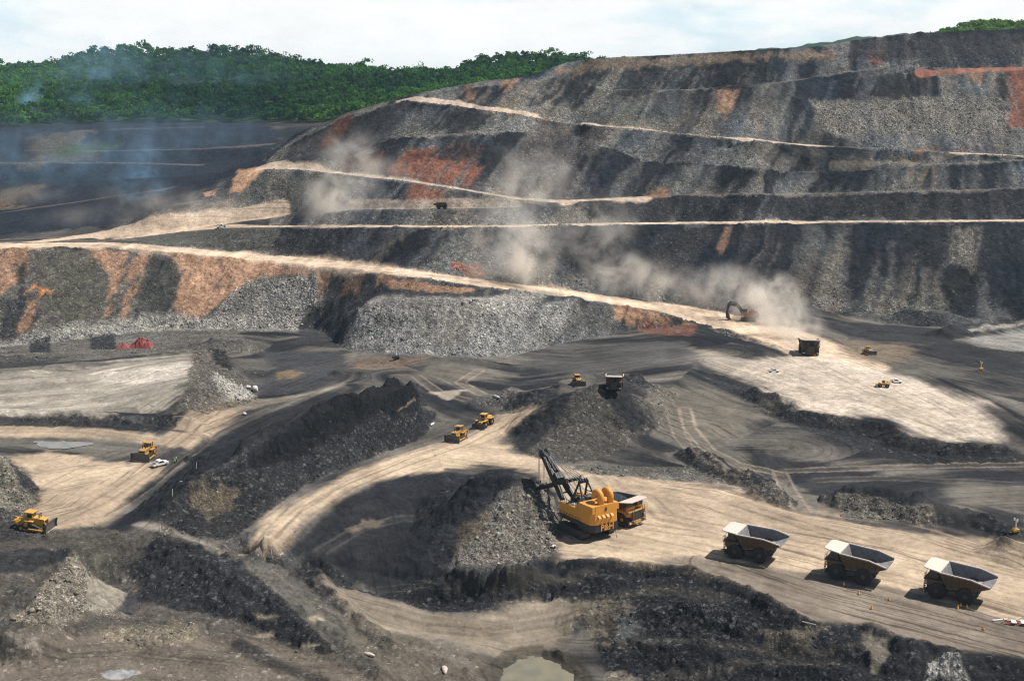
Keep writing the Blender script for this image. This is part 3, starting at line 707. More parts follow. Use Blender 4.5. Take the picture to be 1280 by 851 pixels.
paint([(1210, 412), (1290, 402), (1290, 406), (1215, 416)], C3(.35, .33, .29), 2, 4, .7)
paint([(905, 470), (950, 487), (1000, 513), (1050, 520), (1108, 527), (1136, 546), (1195, 554), (1270, 560), (1290, 575), (1200, 583), (1140, 578), (1050, 556), (960, 520), (890, 480)], DARK * .85, 4, 8, .9, rock=.32, ruf=1)
paint([(930, 560), (1000, 575), (1100, 592), (1290, 602), (1290, 665), (1180, 648), (1060, 625), (985, 606), (930, 580)], COAL * 1.3, 6, 14, .9, streak=.9, rock=.05)
paint([(1180, 600), (1290, 608), (1290, 640), (1200, 635)], C3(.15, .135, .11), 10, 20, .7, streak=1.)
paint([(690, 430), (850, 428), (880, 445), (740, 468), (640, 460)], C3(.075, .074, .072), 5, 10, .9, streak=1.)
paint([(640, 560), (680, 520), (720, 490), (750, 481), (800, 500), (815, 535), (760, 572), (700, 582)], C3(.062, .058, .050), 5, 9, .9, rock=.5, ruf=1.)
paint([(636, 540), (668, 512), (720, 489), (700, 530), (650, 570)], COAL * 1.3, 5, 8, .85, rock=.15)
paint([(745, 481), (772, 480), (815, 530), (790, 545), (765, 510)], COAL * 1.3, 4, 8, .85, rock=.1)
paint([(800, 480), (900, 490), (960, 520), (900, 550), (820, 540)], C3(.15, .135, .11), 8, 18, .7, streak=1.)
paint([(540, 452), (610, 455), (640, 470), (560, 480), (500, 470)], C3(.16, .145, .12), 6, 14, .7, streak=1.)
paint([(445, 448), (540, 446), (520, 458), (450, 460)], C3(.15, .11, .085), 4, 8, .8, streak=.5)
paint([(540, 490), (590, 486), (560, 500)], C3(.3, .26, .21), 3, 8, .8)
paint([(600, 506), (640, 498), (668, 503), (640, 512)], C3(.05, .05, .048), 3, 6, .8, rock=.6)
paint([(700, 580), (860, 585), (980, 610), (985, 632), (920, 605), (820, 600), (740, 592)], C3(.095, .09, .08), 4, 10, .9, rock=.6, ruf=.8)
paint([(1050, 622), (1165, 636), (1160, 655), (1060, 648)], C3(.12, .11, .09), 4, 8, .9, rock=.8, ruf=1)
def tracks(pts, col, w=.42, gap=1.9, op=.55):
    stroke(pts, col, w + gap, .15, op * .25)
    for sg in (-1, 1):
        Q = []
        for i, (u, v) in enumerate(pts):
            a = hit(*pts[max(i - 1, 0)]); b = hit(*pts[min(i + 1, len(pts) - 1)]); p = hit(u, v); t_ = (b - a)[:2] / (np.linalg.norm((b - a)[:2]) + 1e-6)
            q_ = p[:2] + sg * gap * np.array((-t_[1], t_[0])); Q.append(project(q_[0], q_[1], p[2]))
        stroke(Q, col, w, .5, op)
LT, DT = C3(.30, .25, .20), C3(.16, .125, .092)
for pts, c_, op in (
    ([(856, 510), (862, 535), (885, 562), (920, 580), (975, 592)], LT, .6), ([(842, 520), (850, 545), (880, 572), (930, 594)], LT, .45), ([(975, 590), (985, 612), (1005, 640)], LT, .5), ([(985, 588), (1100, 584), (1200, 582), (1290, 580)], LT, .4),
    ([(1020, 600), (1120, 597), (1290, 606)], C3(.13, .115, .1), .5), ([(520, 470), (548, 490), (585, 500)], LT, .4), ([(600, 462), (575, 478), (600, 492), (640, 494)], LT, .4),
    ([(800, 600), (900, 622), (1000, 655), (1120, 690), (1290, 720)], DT, .45), ([(780, 655), (880, 668), (1000, 694), (1130, 725), (1290, 768)], DT, .45), ([(720, 590), (760, 615), (800, 640), (900, 660), (1050, 690)], DT, .35),
    ([(345, 680), (385, 640), (440, 606), (520, 574), (580, 553), (625, 530), (650, 515)], DT, .55), ([(335, 672), (372, 632), (430, 598), (510, 568), (570, 548)], DT, .45), ([(860, 712), (960, 735), (1060, 762), (1180, 792), (1290, 812)], C3(.10, .085, .068), .5),
    ([(880, 700), (980, 722), (1080, 748), (1200, 778), (1290, 800)], C3(.10, .085, .068), .5), ([(60, 655), (120, 630), (170, 598), (205, 575)], DT, .4), ([(50, 610), (110, 585), (180, 578)], DT, .4), ([(210, 560), (240, 535), (270, 512), (320, 500)], DT, .5), ([(0, 538), (100, 538), (190, 550)], DT, .35),
    ([(1010, 450), (1060, 475), (1120, 505), (1200, 540)], C3(.30, .25, .2), .45), ([(1060, 462), (1130, 490), (1210, 522)], C3(.32, .27, .22), .35), ([(940, 470), (1020, 468), (1090, 480)], C3(.36, .31, .25), .4), ([(440, 760), (520, 782), (600, 790), (700, 775)], C3(.12, .10, .078), .5), ([(430, 745), (530, 775), (620, 782), (720, 762)], C3(.12, .10, .078), .45),
    ([(330, 715), (380, 760), (440, 815)], C3(.15, .135, .115), .5), ([(0, 820), (150, 808), (300, 822), (440, 848)], C3(.08, .07, .058), .5), ([(400, 690), (450, 660), (530, 640)], C3(.07, .065, .06), .5), ([(440, 740), (500, 735), (560, 725)], C3(.07, .065, .06), .4)):
    tracks(pts, c_, op=op)
print('painted')

# ------------------------------------------------------------------ relief
ridge = lambda n: 1 - np.abs(n) * 2
sl = np.clip(STEEP + 0.25 * (RUF > .6), 0, 1)
e0 = fbm(X / 14, Y / 14, 3, 60) * (0.5 + 1.6 * STEEP) * np.clip(RUF, 0.1, 1)
gul = (vnoise(tt / 4.0, TIER * 5.0 + Z0 / 90, 61) - .5) + 0.7 * (vnoise(tt / 9.0, TIER * 3.0, 63) - .5)
e1 = gul * 1.7 * W * STEEP * np.clip(RUF, 0.2, 1)
e2 = fbm(X / 2.6, Y / 2.6, 3, 62, .6) * (0.10 + 0.85 * np.clip(RUF, 0, 1.2) * (0.35 + 0.65 * sl)) 
e3 = fbm(X / .95, Y / .95, 2, 68, .6) * .34 * np.clip(RUF + .3 * STEEP, 0, 1) * (Rg < 420) * 1.0
rut = fbm(FS / 45, FT / 1.6, 3, 64) * 0.20 * STRK * (Rg < 640)
fade = 1 - sstep(1000, 1200, Rg)
terr = fbm(X / 85, Y / 85, 4, 66) * 13 * sstep(1050, 1200, Rg)
ZZ = Z0 + (e0 + e1 + e2 + e3 + rut) * fade + terr * (1 - far)
# broken ledges in the coal and dark spoil faces
lm = STEEP * (ALB.mean(-1) < .075) * (Rg < 450) * (W < .5)
off_ = 1.3 * fbm(X / 9, Y / 9, 3, 73)
stp = 1.7; zz_ = (ZZ + off_) / stp; fz = zz_ - np.floor(zz_)
ZZ = ZZ + lm * .28 * stp * (sstep(.25, .75, fz) - fz)
# blast-loosened blocks where it is rocky
cell = np.where(Rg < 450, 1.1, 1.7)
rb = vnoise(X / cell, Y / cell, 71); ZZ += np.clip(rb - .55, 0, 1) * 2.2 * np.clip(ROCK - .25, 0, 1) * np.clip(RUF, 0, 1) * fade
ALB *= (1 + STRK * (0.34 * fbm(FS / 60, FT / 3.2, 4, 83, .6) + 0.22 * fbm(FS / 25, FT / 9, 3, 84)))[..., None].astype(np.float32)
ALB *= (1 + 0.30 * fbm(X / 5, Y / 5, 3, 81) + 0.22 * fbm(X / 33, Y / 33, 2, 82))[..., None].astype(np.float32)
ALB *= (1 + W * (.30 * fbm(X / 2.6, Z0 / 2.2, 3, 85) + .18 * fbm(X / 7, Z0 / 5, 2, 86)))[..., None].astype(np.float32)
ALB = np.clip(ALB, .010, .75)

def surf_z(x, y):
    gi = (np.arctan2(x, y) - TT[0]) / (TT[1] - TT[0]); rr = np.log(np.hypot(x, y))
    gj = np.interp(rr, RR, np.arange(NRW))
    gi = np.clip(gi, 0, MA - 1.001); gj = np.clip(gj, 0, NRW - 1.001)
    i = np.asarray(gi).astype(int); j = np.asarray(gj).astype(int); fi = gi - i; fj = gj - j
    return (ZZ[j, i] * (1 - fi) + ZZ[j, i + 1] * fi) * (1 - fj) + (ZZ[j + 1, i] * (1 - fi) + ZZ[j + 1, i + 1] * fi) * fj

# ------------------------------------------------------------------ node helpers
class NT:
    def __init__(s, name):
        s.m = bpy.data.materials.new(name); s.m.use_nodes = True; s.t = s.m.node_tree; s.t.nodes.clear()
    def n(s, typ, **kw):
        nd = s.t.nodes.new(typ)
        for k, v in kw.items():
            if k.startswith('i_'):
                key = k[2:]; key = int(key) if key.isdigit() else key.replace('_', ' ')
                sock = nd.inputs[key]
                if isinstance(v, bpy.types.NodeSocket): s.t.links.new(v, sock)
                else: sock.default_value = v
            else: setattr(nd, k, v)
        return nd
    def math(s, op, a, b=0.5, clamp=False): return s.n('ShaderNodeMath', operation=op, use_clamp=clamp, i_0=a, i_1=b).outputs[0]
    def ramp(s, f, a, b, lo=0.0, hi=1.0): return s.n('ShaderNodeMapRange', interpolation_type='SMOOTHSTEP', i_0=f, i_1=a, i_2=b, i_3=lo, i_4=hi).outputs[0]
    def mixc(s, f, a, b, blend='MIX'):
        nd = s.t.nodes.new('ShaderNodeMix'); nd.data_type = 'RGBA'; nd.blend_type = blend
        for sock, v in ((nd.inputs[0], f), (nd.inputs[6], a), (nd.inputs[7], b)):
            if isinstance(v, bpy.types.NodeSocket): s.t.links.new(v, sock)
            else: sock.default_value = v if not isinstance(v, tuple) or len(v) == 4 else (*v, 1)
        return nd.outputs[2]
    def out(s, surf=None, vol=None):
        o = s.n('ShaderNodeOutputMaterial')
        if surf: s.t.links.new(surf, o.inputs[0])
        if vol: s.t.links.new(vol, o.inputs[1])
        return s.m

def ground_material():
    t = NT('ground_spoil')
    alb = t.n('ShaderNodeAttribute', attribute_name='alb').outputs['Color']
    rock = t.n('ShaderNodeAttribute', attribute_name='rock').outputs['Fac']
    strk = t.n('ShaderNodeAttribute', attribute_name='strk').outputs['Fac']
    flow = t.n('ShaderNodeAttribute', attribute_name='flow').outputs['Vector']
    pos = t.n('ShaderNodeNewGeometry').outputs['Position']
    n1 = t.n('ShaderNodeTexNoise', i_Vector=pos, i_Scale=0.55, i_Detail=5.0, i_Roughness=.65).outputs[0]
    n2 = t.n('ShaderNodeTexNoise', i_Vector=pos, i_Scale=2.6, i_Detail=4.0, i_Roughness=.7).outputs[0]
    calm = t.math('SUBTRACT', 1.0, t.math('MULTIPLY', strk, .72))
    n1 = t.math('MULTIPLY_ADD', t.math('SUBTRACT', n1, .5), calm); n1.node.inputs[2].default_value = .5
    n2 = t.math('MULTIPLY_ADD', t.math('SUBTRACT', n2, .5), calm); n2.node.inputs[2].default_value = .5
    c = t.mixc(1.0, alb, t.n('ShaderNodeCombineColor', i_0=t.ramp(n1, .25, .75, .52, 1.54), i_1=t.ramp(n1, .25, .75, .52, 1.52), i_2=t.ramp(n1, .25, .75, .54, 1.48)).outputs[0], 'MULTIPLY')
    c = t.mixc(1.0, c, t.n('ShaderNodeCombineColor', i_0=t.ramp(n2, .25, .75, .66, 1.38), i_1=t.ramp(n2, .25, .75, .66, 1.38), i_2=t.ramp(n2, .25, .75, .66, 1.38)).outputs[0], 'MULTIPLY')
    # vehicle tracks and grader marks
    fm = t.n('ShaderNodeMapping', i_Vector=flow, i_Scale=(0.014, 0.42, 1.0)).outputs[0]
    f1 = t.n('ShaderNodeTexNoise', i_Vector=fm, i_Scale=1.0, i_Detail=4.0, i_Roughness=.62, i_Distortion=0.6).outputs[0]
    k = t.math('MULTIPLY', t.ramp(f1, .50, .70), t.math('MULTIPLY', strk, .36))
    dk = t.mixc(1.0, c, (.38, .37, .37, 1), 'MULTIPLY')
    c = t.mixc(k, c, dk)
    k2 = t.math('MULTIPLY', t.ramp(f1, .44, .26), t.math('MULTIPLY', strk, .18))
    c = t.mixc(k2, c, t.mixc(1.0, c, (1.75, 1.72, 1.66, 1), 'MULTIPLY'))
    # crisp wheel ruts
    fr = t.n('ShaderNodeTexNoise', i_Vector=t.n('ShaderNodeMapping', i_Vector=flow, i_Scale=(0.006, 0.85, 1.0)).outputs[0], i_Scale=1.0, i_Detail=2.0, i_Roughness=.5).outputs[0]
    fmk = t.n('ShaderNodeTexNoise', i_Vector=pos, i_Scale=.045, i_Detail=2.0).outputs[0]
    k3 = t.math('MULTIPLY', t.math('MULTIPLY', t.ramp(fr, .575, .625), t.ramp(fmk, .36, .56)), t.math('MULTIPLY', strk, .80))
    c = t.mixc(k3, c, t.mixc(1.0, c, (.42, .41, .41, 1), 'MULTIPLY'))
    # loose stones of two sizes
    for sc_, thr, gain, lo, hi in ((1.3, .70, .85, .55, 2.2), (3.3, .66, .75, .6, 2.2)):
        vo = t.n('ShaderNodeTexVoronoi', feature='F1', i_Vector=pos, i_Scale=sc_, i_Randomness=1.0)
        sep = t.n('ShaderNodeSeparateColor', i_0=vo.outputs['Color'])
        thr_s = t.math('SUBTRACT', 1.01, t.math('MULTIPLY', t.math('MULTIPLY', rock, rock), .62))
        msk = t.math('GREATER_THAN', sep.outputs[0], thr_s)
        g = t.ramp(sep.outputs[1], 0, 1, lo, hi)
        rc = t.mixc(1.0, t.mixc(.24, c, (.115, .112, .104, 1)), t.n('ShaderNodeCombineColor', i_0=g, i_1=g, i_2=g).outputs[0], 'MULTIPLY')
        c = t.mixc(t.math('MULTIPLY', msk, gain), c, rc)
    bn = t.n('ShaderNodeTexNoise', i_Vector=pos, i_Scale=1.1, i_Detail=7.0, i_Roughness=.78).outputs[0]
    b1 = t.n('ShaderNodeBump', i_Strength=t.math('MULTIPLY', calm, .95), i_Distance=.9, i_Height=bn)
    vo = t.n('ShaderNodeTexVoronoi', feature='F1', i_Vector=pos, i_Scale=.95)
    b2 = t.n('ShaderNodeBump', i_Strength=t.math('MULTIPLY', rock, .9), i_Distance=.7, i_Height=t.math('SUBTRACT', 1.0, vo.outputs['Distance']), i_Normal=b1.outputs[0])
    b3 = t.n('ShaderNodeBump', i_Strength=t.math('MULTIPLY', strk, .35), i_Distance=.35, i_Height=f1, i_Normal=b2.outputs[0])
    bs = t.n('ShaderNodeBsdfPrincipled', i_Base_Color=c, i_Roughness=.92, i_Normal=b3.outputs[0])
    bs.inputs['Specular IOR Level'].default_value = .04
    return t.out(bs.outputs[0])
MAT_GROUND = ground_material()

def tagk(o, kind): o['kind'] = kind; return o

# ------------------------------------------------------------------ split the sheet into ground, roads, pit walls, hills
VID = np.arange(NRW * MA).reshape(NRW, MA)
Fq = np.stack([VID[:-1, :-1], VID[:-1, 1:], VID[1:, 1:], VID[1:, :-1]], -1).reshape(-1, 4)
vx = np.stack([X, Y, ZZ], -1).reshape(-1, 3)
cls = np.zeros((NRW, MA), np.int8)                # 0 pit floor
cls[(WALL > 0)] = 1                               # 1 pit wall
cls[(Rg > 660) & (WALL == 0) & (UPX < 560)] = 1
cls[FOR | (Rg > 1010)] = 2                        # 2 hills
cls[(Rg > zline('kc')[1] + 45) & (Rg > 850)] = 2
for pts, w in roadm:                              # 3 haul roads
    P = []
    for (u0, v0), (u1, v1) in zip(pts[:-1], pts[1:]):
        n = max(1, int(abs(u1 - u0) / 25)); P += [hit(u0 + (u1 - u0) * i / n, v0 + (v1 - v0) * i / n) for i in range(n)]
    P.append(hit(*pts[-1])); d, s_ = seg_dist(X[:, :], Y[:, :], P)
    cls[(d < w * 1.0) & (SLOPE < .5)] = 3
cq = cls[:-1, :-1].reshape(-1)
attr = dict(alb=ALB.reshape(-1, 3), rock=ROCK.reshape(-1), strk=STRK.reshape(-1), flow=np.stack([FS, FT, FID], -1).reshape(-1, 3))
for ci, nm, lab in ((0, 'ground', 'grey and tan floor of the open coal pit'), (1, 'pit_slope', 'terraced dark spoil slopes around the pit'), (2, 'hills', 'hills behind the pit'), (3, 'haul_road', 'pale dusty haul roads')):
    fq = Fq[cq == ci]; used, inv = np.unique(fq, return_inverse=True); inv = inv.reshape(-1)
    me = bpy.data.meshes.new(nm); me.vertices.add(len(used)); me.vertices.foreach_set('co', vx[used].astype(np.float32).ravel())
    me.loops.add(len(inv)); me.loops.foreach_set('vertex_index', inv.astype(np.int32))
    me.polygons.add(len(fq)); me.polygons.foreach_set('loop_start', np.arange(0, len(inv), 4, dtype=np.int32))
    me.update(calc_edges=True)
    me.polygons.foreach_set('use_smooth', np.ones(len(fq), bool))
    a = me.attributes.new('alb', 'FLOAT_COLOR', 'POINT')
    a.data.foreach_set('color', np.concatenate([attr['alb'][used], np.ones((len(used), 1), np.float32)], 1).astype(np.float32).ravel())
    for k_ in ('rock', 'strk'):
        a = me.attributes.new(k_, 'FLOAT', 'POINT'); a.data.foreach_set('value', attr[k_][used].astype(np.float32))
    a = me.attributes.new('flow', 'FLOAT_VECTOR', 'POINT'); a.data.foreach_set('vector', attr['flow'][used].astype(np.float32).ravel())
    me.materials.append(MAT_GROUND); me.update()
    o = bpy.data.objects.new(nm, me); COL.objects.link(o); tagk(o, 'structure')
print('terrain', NRW, MA)
# ------------------------------------------------------------------ mesh builder
class MB:
    def __init__(s): s.v = []; s.f = []; s.mi = []; s.k = 0; s.M = None
    def tf(s, M): s.M = M; return s
    def mat(s, k): s.k = k; return s
    def add(s, vs, fs):
        o = len(s.v)
        s.v += [tuple((s.M @ Vector(p)) if s.M else p) for p in vs]
        s.f += [tuple(i + o for i in f) for f in fs]; s.mi += [s.k] * len(fs); return s
    def box(s, c, d, bev=0.0, rx=0, ry=0, rz=0, taper=(1, 1)):
        hx, hy, hz = d[0] / 2, d[1] / 2, d[2] / 2
        R = Euler((rx, ry, rz)).to_matrix()
        b = min(bev, hx * .8, hy * .8, hz * .8)
        if b <= 0:
            vs = [(sx * hx * (taper[0] if sz > 0 else 1), sy * hy * (taper[1] if sz > 0 else 1), sz * hz) for sz in (-1, 1) for sx, sy in ((-1, -1), (1, -1), (1, 1), (-1, 1))]
            fs = [(3, 2, 1, 0), (4, 5, 6, 7), (0, 1, 5, 4), (1, 2, 6, 5), (2, 3, 7, 6), (3, 0, 4, 7)]
        else:
            vs = []; fs = []
            ring = lambda ix, iy, z, kx=1, ky=1: [((-ix + b) * kx if 0 else x * kx, y * ky, z) for x, y in ((-ix + b, -iy), (ix - b, -iy), (ix, -iy + b), (ix, iy - b), (ix - b, iy), (-ix + b, iy), (-ix, iy - b), (-ix, -iy + b))]
            for z, i in ((-hz, b), (-hz + b, 0), (hz - b, 0), (hz, b)):
                k = (z + hz) / (2 * hz); kx = 1 + (taper[0] - 1) * k; ky = 1 + (taper[1] - 1) * k
                vs += ring(hx - i, hy - i, z, kx, ky)
            fs = [tuple(range(7, -1, -1)), tuple(range(24, 32))]
            for r in range(3):
                fs += [(r * 8 + i, r * 8 + (i + 1) % 8, r * 8 + 8 + (i + 1) % 8, r * 8 + 8 + i) for i in range(8)]
        vs = [tuple(R @ Vector(p) + Vector(c)) for p in vs]
        return s.add(vs, fs)
    def prism(s, prof, y0, y1, prof2=None):          # (x, z) outline extruded along y
        n = len(prof); p2 = prof2 or prof
        a = sum(prof[i][0] * prof[(i + 1) % n][1] - prof[(i + 1) % n][0] * prof[i][1] for i in range(n))
        if a < 0: prof = prof[::-1]; p2 = p2[::-1]
        if y0 > y1: y0, y1 = y1, y0; prof, p2 = p2, prof
        vs = [(x, y0, z) for x, z in prof] + [(x, y1, z) for x, z in p2]
        fs = [tuple(range(n)), tuple(range(2 * n - 1, n - 1, -1))] + [(i, n + i, n + (i + 1) % n, (i + 1) % n) for i in range(n)]
        return s.add(vs, fs)
    def slab(s, q, t):                               # thick quad: four corners and a thickness vector length along its normal
        q = [Vector(p) for p in q]; n = (q[1] - q[0]).cross(q[2] - q[0]).normalized() * t
        vs = [tuple(p) for p in q] + [tuple(p + n) for p in q]
        return s.add(vs, [(3, 2, 1, 0), (4, 5, 6, 7), (0, 1, 5, 4), (1, 2, 6, 5), (2, 3, 7, 6), (3, 0, 4, 7)])
    def cyl(s, p0, p1, r0, r1=None, n=12, cap=True):
        r1 = r0 if r1 is None else r1
        p0, p1 = Vector(p0), Vector(p1); z = (p1 - p0).normalized()
        x = z.orthogonal().normalized(); y = z.cross(x)
        vs = [tuple(p + (x * math.cos(a) + y * math.sin(a)) * r) for p, r in ((p0, r0), (p1, r1)) for a in (2 * math.pi * i / n for i in range(n))]
        fs = [(i, (i + 1) % n, n + (i + 1) % n, n + i) for i in range(n)]
        if cap: fs += [tuple(range(n - 1, -1, -1)), tuple(range(n, 2 * n))]
        return s.add(vs, fs)
    def tube(s, path, r, n=8):
        rs = r if isinstance(r, (list, tuple)) else [r] * len(path)
        P = [Vector(p) for p in path]; vs = []; prev = None
        for i, p in enumerate(P):
            t = (P[min(i + 1, len(P) - 1)] - P[max(i - 1, 0)]).normalized()
            x = t.orthogonal().normalized() if prev is None else (prev - t * prev.dot(t)).normalized()
            prev = x; y = t.cross(x)
            vs += [tuple(p + (x * math.cos(a) + y * math.sin(a)) * rs[i]) for a in (2 * math.pi * k / n for k in range(n))]
        fs = [(i * n + k, i * n + (k + 1) % n, (i + 1) * n + (k + 1) % n, (i + 1) * n + k) for i in range(len(P) - 1) for k in range(n)]
        fs += [tuple(range(n - 1, -1, -1)), tuple(range((len(P) - 1) * n, len(P) * n))]
        return s.add(vs, fs)
    def lathe_y(s, c, prof, n=24):                   # (radius, y) profile turned about the y axis
        vs = [(c[0] + r * math.cos(a), c[1] + y, c[2] + r * math.sin(a)) for r, y in prof for a in (2 * math.pi * i / n for i in range(n))]
        m = len(prof)
        fs = [(j * n + i, (j + 1) * n + i, (j + 1) * n + (i + 1) % n, j * n + (i + 1) % n) for j in range(m - 1) for i in range(n)]
        fs += [tuple(range(n)), tuple(range((m - 1) * n + n - 1, (m - 1) * n - 1, -1))]
        return s.add(vs, fs)
    def build(s, name, mats, parent=None, smooth=False):
        me = bpy.data.meshes.new(name); me.from_pydata(s.v, [], s.f)
        for m in (mats if isinstance(mats, (list, tuple)) else [mats]): me.materials.append(m)
        me.polygons.foreach_set('material_index', s.mi)
        if smooth: me.polygons.foreach_set('use_smooth', [True] * len(s.f))
        bm = bmesh.new(); bm.from_mesh(me); bmesh.ops.recalc_face_normals(bm, faces=bm.faces); bm.to_mesh(me); bm.free()
        me.update(); o = bpy.data.objects.new(name, me); COL.objects.link(o)
        if parent: o.parent = parent
        return o

def kids(o): return [c for c in bpy.data.objects if c.parent == o]
def copy_tree(o, parent=None):
    c = o.copy(); COL.objects.link(c)
    if parent: c.parent = parent
    for ch in kids(o): copy_tree(ch, c)
    return c
def empty(name): o = bpy.data.objects.new(name, None); COL.objects.link(o); return o
def tag(o, label, cat, group=None):
    o['label'] = label; o['category'] = cat
    if group: o['group'] = group
    elif 'group' in o: del o['group']
    return o
def ground_pt(u, v):
    p = hit(u, v); return p[0], p[1]
def put(o, u, v, ang, dz=0.0, tilt=True, span=3.0, at=None):
    x, y = at if at else ground_pt(u, v)
    a = math.radians(ang); fx, fy = math.cos(a), math.sin(a)
    zz = lambda p, q: float(surf_z(np.array(x + fx * p - fy * q), np.array(y + fy * p + fx * q)))
    zf, zb, zl, zr, zc = zz(span, 0), zz(-span, 0), zz(0, span * .6), zz(0, -span * .6), zz(0, 0)
    o.location = (x, y, (zf + zb + zl + zr + 2 * zc) / 6 + dz)
    if tilt:
        f = Vector((fx * 2 * span, fy * 2 * span, zf - zb)).normalized(); l = Vector((-fy * 1.2 * span, fx * 1.2 * span, zl - zr))
        up = f.cross(l).normalized(); l = up.cross(f)
        o.rotation_euler = Matrix((f, l, up)).transposed().to_euler()
    else: o.rotation_euler = (0, 0, a)
    return o

# ------------------------------------------------------------------ materials of machines
def paint_mat(name, col, rough=.5, dust=.35, metal=0.0, dustcol=(.36, .29, .22), spec=.4, streaks=.35):
    t = NT(name)
    g = t.n('ShaderNodeNewGeometry'); tc = t.n('ShaderNodeTexCoord').outputs['Object']
    n1 = t.n('ShaderNodeTexNoise', i_Vector=tc, i_Scale=1.3, i_Detail=6.0, i_Roughness=.65).outputs[0]
    n2 = t.n('ShaderNodeTexNoise', i_Vector=t.n('ShaderNodeMapping', i_Vector=tc, i_Scale=(3, 3, .45)).outputs[0], i_Scale=1.4, i_Detail=4.0).outputs[0]
    c = t.mixc(t.math('MULTIPLY', t.ramp(n2, .5, .72), streaks), (*col, 1), (col[0] * .35 + .01, col[1] * .32 + .01, col[2] * .3 + .01, 1))
    up = t.n('ShaderNodeSeparateXYZ', i_0=g.outputs['Normal']).outputs[2]
    dm = t.math('MULTIPLY', t.math('ADD', t.math('MULTIPLY', t.ramp(up, .2, .9), .75), .25), t.math('MULTIPLY', t.ramp(n1, .35, .65, .25, 1.0), dust), True)
    c = t.mixc(dm, c, (*dustcol, 1))
    b = t.n('ShaderNodeBsdfPrincipled', i_Base_Color=c, i_Roughness=t.math('ADD', t.math('MULTIPLY', dm, .4), rough, True), i_Metallic=metal)
    b.inputs['Specular IOR Level'].default_value = spec
    return t.out(b.outputs[0])
M = dict(
    yellow=paint_mat('truck_yellow', (.42, .215, .03), .5, .45), bright=paint_mat('dozer_yellow', (.58, .31, .035), .45, .30), shovel=paint_mat('shovel_orange', (.66, .285, .03), .5, .22, streaks=.32),
    brown=paint_mat('grimy_yellow', (.075, .042, .018), .6, .3, streaks=.6, dustcol=(.2, .15, .11)), white=paint_mat('dusty_white', (.78, .73, .66), .6, .35, dustcol=(.62, .52, .42)), pale=paint_mat('canopy_worn_steel', (.60, .52, .46), .6, .5, dustcol=(.60, .49, .40)),
    steel=paint_mat('worn_bed_steel', (.12, .125, .135), .42, .75, .2, dustcol=(.47, .44, .42)), black=paint_mat('greasy_black', (.018, .018, .019), .5, .25, dustcol=(.12, .11, .1)), dark=paint_mat('dark_metal', (.045, .042, .04), .5, .3, dustcol=(.16, .14, .12)),
    tyre=paint_mat('tyre_rubber', (.016, .016, .017), .8, .40, dustcol=(.11, .09, .075)), track=paint_mat('track_steel', (.035, .031, .028), .5, .35, dustcol=(.16, .13, .1)), blade=paint_mat('blade_steel', (.10, .10, .10), .35, .3, .4, dustcol=(.2, .18, .15)),
    red=paint_mat('excavator_red', (.22, .045, .022), .5, .4), orange=paint_mat('marker_orange', (.85, .36, .03), .5, .12), carwhite=paint_mat('car_white', (.82, .82, .80), .3, .15), tarp=paint_mat('red_sheet', (.22, .03, .026), .6, .25, dustcol=(.3, .2, .17)),
    hivis=paint_mat('hi_vis_green', (.35, .62, .12), .7, .05), skin=paint_mat('skin', (.30, .17, .11), .6, .0, streaks=0), cloth=paint_mat('work_trousers', (.05, .06, .09), .9, .2), rope=paint_mat('wire_rope', (.30, .30, .32), .35, .1, .4), cable=paint_mat('cable', (.03, .03, .03), .6, .3),
    stripe=paint_mat('painted_white', (.68, .68, .66), .5, .2), plank=paint_mat('pale_plank', (.46, .41, .34), .7, .3),
)
def glass():
    t = NT('cab_glass'); b = t.n('ShaderNodeBsdfPrincipled', i_Base_Color=(.02, .03, .035, 1), i_Roughness=.08); b.inputs['Specular IOR Level'].default_value = .7
    return t.out(b.outputs[0])
M['glass'] = glass()
def lampm():
    t = NT('lamp_lens'); b = t.n('ShaderNodeBsdfPrincipled', i_Base_Color=(.85, .86, .84, 1), i_Roughness=.15); return t.out(b.outputs[0])
M['lamp'] = lampm()

def wheel(parent, x, y, r, w, side, rimmat, rimr=.5):
    e = MB()
    q = r * .08; hw = w / 2
    e.lathe_y((x, y, r), [(r * rimr, -hw * .8), (r * .86, -hw), (r * .97, -hw * .86), (r, -hw * .5), (r, hw * .5), (r * .97, hw * .86), (r * .86, hw), (r * rimr, hw * .8)], 28)
    for k in range(20):                                          # tread lugs
        a = 2 * math.pi * k / 20
        for sg in (-1, 1):
            c = (x + math.cos(a) * r * .995, y + sg * hw * .5, r + math.sin(a) * r * .995)
            e.box(c, (q * 1.0, hw * .75, q * 1.6), 0, ry=-a, rz=0)
    t = e.build('tyre', M['tyre'], None)
    e = MB()
    so = side * hw
    e.lathe_y((x, y, r), [(r * rimr * .99, -hw * .7), (r * rimr * .99, hw * .7)], 20)
    e.cyl((x, y + so * .5, r), (x, y + so * .92, r), r * rimr * .62, r * rimr * .5, 16); e.cyl((x, y + so * .9, r), (x, y + so * 1.02, r), r * rimr * .25, r * rimr * .2, 10)
    rm = e.build('rim', rimmat, None)
    wo = empty('wheel'); wo.parent = parent; t.parent = wo; rm.parent = wo
    return wo

